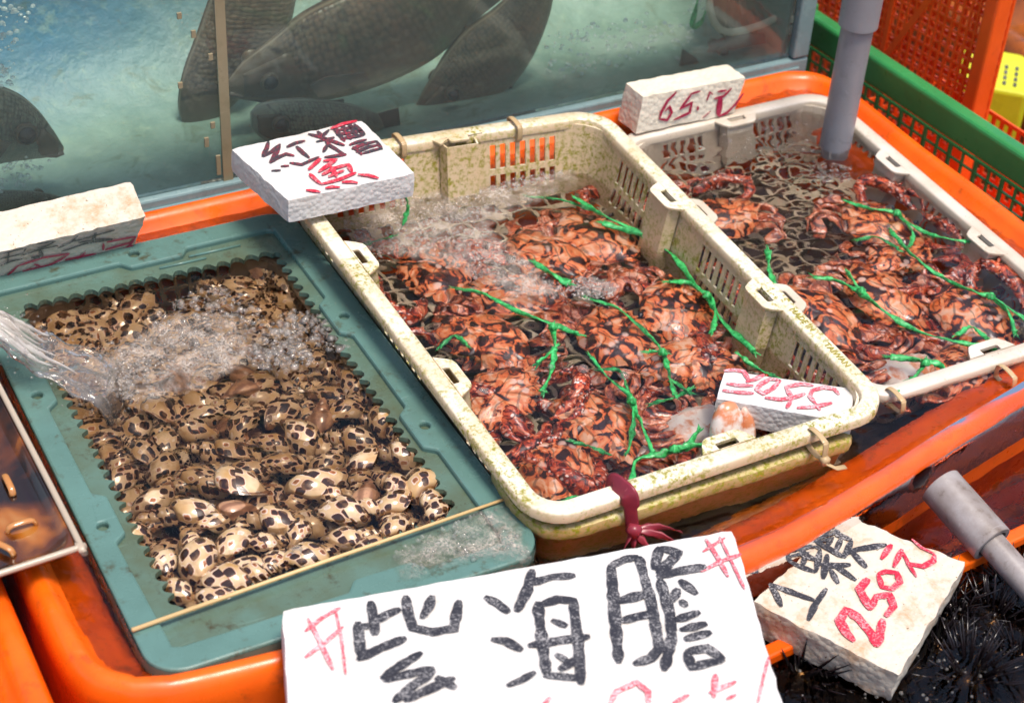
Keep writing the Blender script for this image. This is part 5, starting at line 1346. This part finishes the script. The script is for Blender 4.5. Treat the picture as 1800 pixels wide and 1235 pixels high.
for i, (x, y, lb) in enumerate(UL):
    k = i % 2; o = place_thing(up_[k], ('ur', k)); p = at(x, y, -.108); o.location = p; o.rotation_euler = (rnd.uniform(-.5, .5), rnd.uniform(-.5, .5), rnd.uniform(0, 6)); s_ = rnd.uniform(.85, 1.15); o.scale = (s_,) * 3
    tag(o, lb, 'sea urchin', 'sea urchins in the orange crate')
sp = []
for k in range(170):
    x, y = rnd.uniform(1400, 1800), rnd.uniform(1030, 1235); p = at(x, y, -.078 + rnd.uniform(-.006, .004))
    if nz(p.x * 25, p.y * 25) > -.05: sp.append((p.x, p.y, p.z, rnd.uniform(.0007, .0024)))
bubbles('foam', sp, BUBBLE)

# ------------------------------------------------------------------ amber tray at the left
AMB = M('amber_tray_plastic'); v = AMB.obj()
cA = AMB.ramp(AMB.noise(v, 13, 3, .5, .25), [(.44, (.02, .006, .003)), (.53, (.13, .032, .005)), (.62, (.42, .13, .015)), (.78, (.62, .34, .11))])
AMB.set(Base_Color=cA, Roughness=.12, Transmission_Weight=.25); AMB.set(Coat_Weight=.8, Coat_Roughness=.04); AMB = AMB.m
a0, a1, a2 = at(142, 966, .040), at(-12, 668, .040), at(-120, 1050, .040)
tr = empty('amber_tray', (a0 + a1 + a2) / 3, 'shallow clear tray of amber brown water with raised ribs, at the left edge', 'tray')
ex = (a2 - a0).normalized(); ey = (a1 - a0).normalized(); Lx, Ly = .40, .48
def TP(x, y, z): return a0 + ex * x + ey * y + Vector((0, 0, z))
V = []; F = []
lp = rrect(0, 0, Lx, Ly, .02, 5); prf = [(0, -.004), (-.002, 0), (.003, .003), (.006, .0015), (.010, -.006), (.02, -.008)]
for d_, z in prf:
    for x, y in lp:
        cx_, cy_ = Lx / 2, Ly / 2; V.append(TP(x + (cx_ - x) / cx_ * d_, y + (cy_ - y) / cy_ * d_, z))
n_ = len(lp)
for k in range(len(prf) - 1):
    for i in range(n_): F.append((k * n_ + i, k * n_ + (i + 1) % n_, (k + 1) * n_ + (i + 1) % n_, (k + 1) * n_ + i))
bm = bmesh.new(); vv = [bm.verts.new(p) for p in V]
for f in F: bm.faces.new([vv[i] for i in f])
bm.faces.new(vv[-n_:]); bmesh.ops.recalc_face_normals(bm, faces=bm.faces)
o = bm_done(bm, 'pan', AMB, tr, True, 50); md = o.modifiers.new('t', 'SOLIDIFY'); md.thickness = .0015
RIBM = M('clear_amber_rib'); RIBM.set(Base_Color=(.62, .26, .07, 1), Roughness=.08, Transmission_Weight=.3); RIBM.set(Coat_Weight=.8); RIBM = RIBM.m
RIMM = flat('clear_tray_rim', (.42, .34, .26), .15)
MB().loft(catmull([TP(Lx - .02, -.001, .004), TP(.03, -.001, .004), TP(.004, .004, .004), TP(-.001, .03, .004), TP(-.001, Ly - .02, .004)], 5), .0032, n=8).build('rim', RIMM, tr)
for x, y, dx, dy in tuple((x_ * .62, y_, dx_ * .8, dy_ * .8) for x_, y_, dx_, dy_ in ((.06, .06, .034, .0), (.10, .04, .02, .03), (.05, .12, .0, .035), (.11, .13, .034, .0), (.05, .20, -.012, .03), (.10, .21, .034, -.006), (.06, .27, .0, .034), (.115, .29, .03, .012), (.16, .09, .03, .0), (.155, .19, .0, .035), (.05, .35, .03, .0), (.12, .35, .02, .02), (.11, .25, .034, .0))):
    MB().loft(catmull([TP(x - dx / 2, y - dy / 2, -.008), TP(x - dx / 3, y - dy / 3, -.002), TP(x + dx / 3, y + dy / 3, -.002), TP(x + dx / 2, y + dy / 2, -.008)], 4), .0034, .0022, n=10).build('rib', RIBM, tr)

# ------------------------------------------------------------------ green and red crates at the right, tubs beyond
def grid_wall(mb, a, b, z0, z1, nu, nv, bw, th, thick_every=0):
    a = Vector(a); b = Vector(b); d = (b - a).normalized()
    for i in range(nu + 1):
        p = a.lerp(b, i / nu); w_ = bw * (2.2 if thick_every and i % thick_every == 0 else 1)
        mb.bar(Vector((p.x, p.y, z0)), Vector((p.x, p.y, z1)), w_, th, d.cross(Vector((0, 0, 1))))
    for j in range(nv + 1):
        z = z0 + (z1 - z0) * j / nv; w_ = bw * (1.8 if thick_every and j % 2 == 0 else 1)
        mb.bar(Vector((a.x, a.y, z)), Vector((b.x, b.y, z)), th * .8, w_, (0, 0, 1))
GX = .0
zt = .043
gc = empty('green_grid_panel', (.76, .1, -.2), 'green plastic grid panel with a solid top band behind the orange tub rim', 'grid panel')
ga, gb = at(1420, 24, zt), at(1800, 275, zt); gd = (gb - ga).normalized(); ga = ga - gd * .03; gb = gb + gd * .22; gn = Vector((-gd.y, gd.x, 0))
if gn.x < 0: gn = -gn
bc = [tuple(p[:2]) for p in (gb, gb + gn * .04, ga + gn * .04, ga)]
zb = zt - .044
for nm, a, b in (('wall', bc[0], bc[3]),):
    mb = MB(); L_ = (Vector(b) - Vector(a)).length; nu = int(L_ / .0235) // 2 * 2
    grid_wall(mb, (*a, 0), (*b, 0), zb - .150, zb - .001, nu, 8, .0021, .0045, 2); mb.build(nm, GREEN, gc, False)
mb = MB(); 
for a, b in ((bc[0], bc[3]),): mb.bar((a[0] - gn.x * -.012, a[1] + gn.y * .012, zt - .022), (b[0] + gn.x * .012, b[1] + gn.y * .012, zt - .022), .024, .044)
for a, b in ((bc[0], bc[1]), (bc[3], bc[2])): mb.bar((a[0] + gn.x * .0135, a[1] + gn.y * .0245, zt - .0225), (b[0], b[1], zt - .0225), .024, .0425)
o = mb.build('rim_band', GREEN, gc, False); bevel(o, .006, 3)
# red basket inside the green crate
rc_ = empty('red_basket', (.87, .1, -.25), 'red mesh basket lying behind the green grid panel', 'basket'); rb_ = [tuple(p[:2]) for p in (gb - gd * .12 + gn * .022, gb - gd * .12 + gn * .20, ga + gd * .12 + gn * .20, ga + gd * .12 + gn * .022)]
for a, b in ((rb_[0], rb_[3]), (rb_[1], rb_[2]), (rb_[0], rb_[1]), (rb_[3], rb_[2])):
    mb = MB(); L_ = (Vector(b) - Vector(a)).length; grid_wall(mb, (*a, 0), (*b, 0), -.24, zt - .11, int(L_ / .016), 9, .006, .004); mb.build('wall', REDMESH, rc_, False)
q_ = [Vector((*p, -.245)) for p in rb_]; mb = MB(); mb.bar((q_[0] + q_[1]) / 2, (q_[2] + q_[3]) / 2, .25, .006); mb.build('base', REDMESH, rc_, False)
# tall orange-red crate standing behind
p1, p0 = at(1712, 188, -.03), at(1400, 0, -.03)
oz = empty('red_mesh_panel', p1 + Vector((0, 0, -.2)), 'tall orange-red mesh panel with a corner post standing behind the green grid panel', 'mesh panel')
dv = (p1 - p0); bk = Vector((dv.y, -dv.x, 0)).normalized() * -.03
if bk.x < 0: bk = -bk
mb = MB(); grid_wall(mb, p0 + Vector((0, 0, 0)), p1, -.22, .42, int(dv.length / .0135), 46, .0034, .004); mb.build('mesh_panel', REDMESH, oz, False)
mb = MB(); mb.bar(p1 + Vector((0, 0, -.2)), p1 + Vector((0, 0, .44)), .030, .024, dv); o = mb.build('corner_post', REDMESH, oz, False); bevel(o, .004)
mb = MB(); mb.bar(p0.lerp(p1, .50) + Vector((0, -.003, -.02)), p0.lerp(p1, .93) + Vector((0, -.003, .30)), .010, .006, dv.cross(Vector((0, 0, 1)))); mb.bar(p0.lerp(p1, .5) + Vector((0, -.004, -.02)), p0.lerp(p1, .5) + Vector((0, -.004, .4)), .008, .006, dv.cross(Vector((0, 0, 1)))); mb.build('brace', REDMESH, oz, False)
for s_, e_ in ((p1, p1 + bk), (p0 + bk, p1 + bk), (p0, p0 + bk)):
    mb = MB(); grid_wall(mb, s_, e_, -.06, .42, max(4, int((e_ - s_).length / .018)), 26, .006, .004); mb.build('mesh_panel', REDMESH, oz, False)
# yellow box with a dark stencil
yb = at(1712, 195, -.02); yx = Vector((.72, -.69, 0)); yy = Vector((.69, .72, 0))
yo = empty('yellow_box', yb + Vector((0, 0, -.05)), 'bright yellow plastic box with dark stencilled marks behind the orange-red crate', 'box')
mb = MB(); cY = at(1738, 170, -.16); mb.box(cY, (.11, .13, .10), Matrix((yx, yy, Vector((0, 0, 1)))).transposed()); o = mb.build('box_body', YELLOW, yo, False); bevel(o, .008, 3)
mb = MB()
for i in range(2):
    for j in range(4): mb.box(cY + yx * (.016 + .016 * i) + yy * (-.045 + .018 * j) + Vector((0, 0, .0503)), (.005, .012, .0012), Matrix((yx, yy, Vector((0, 0, 1)))).transposed())
mb.build('stencil', INKB, yo, False)
BT = [Vector(p) for p in rrect(1.16, -.5, 2.4, 1.05, .08, 6)]
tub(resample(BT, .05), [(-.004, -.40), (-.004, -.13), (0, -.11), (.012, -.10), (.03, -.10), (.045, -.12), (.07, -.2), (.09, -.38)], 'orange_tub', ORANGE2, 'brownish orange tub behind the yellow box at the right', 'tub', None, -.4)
BT = [Vector(p) for p in rrect(.95, 1.12, 2.6, 2.2, .08, 6)]
tub(resample(BT, .05), [(-.004, -.40), (-.004, -.03), (0, -.01), (.012, 0), (.03, 0), (.045, -.02), (.07, -.1), (.09, -.38)], 'orange_tub', ORANGE, 'orange tub farthest back, seen through the red crate mesh', 'tub', None, -.4)
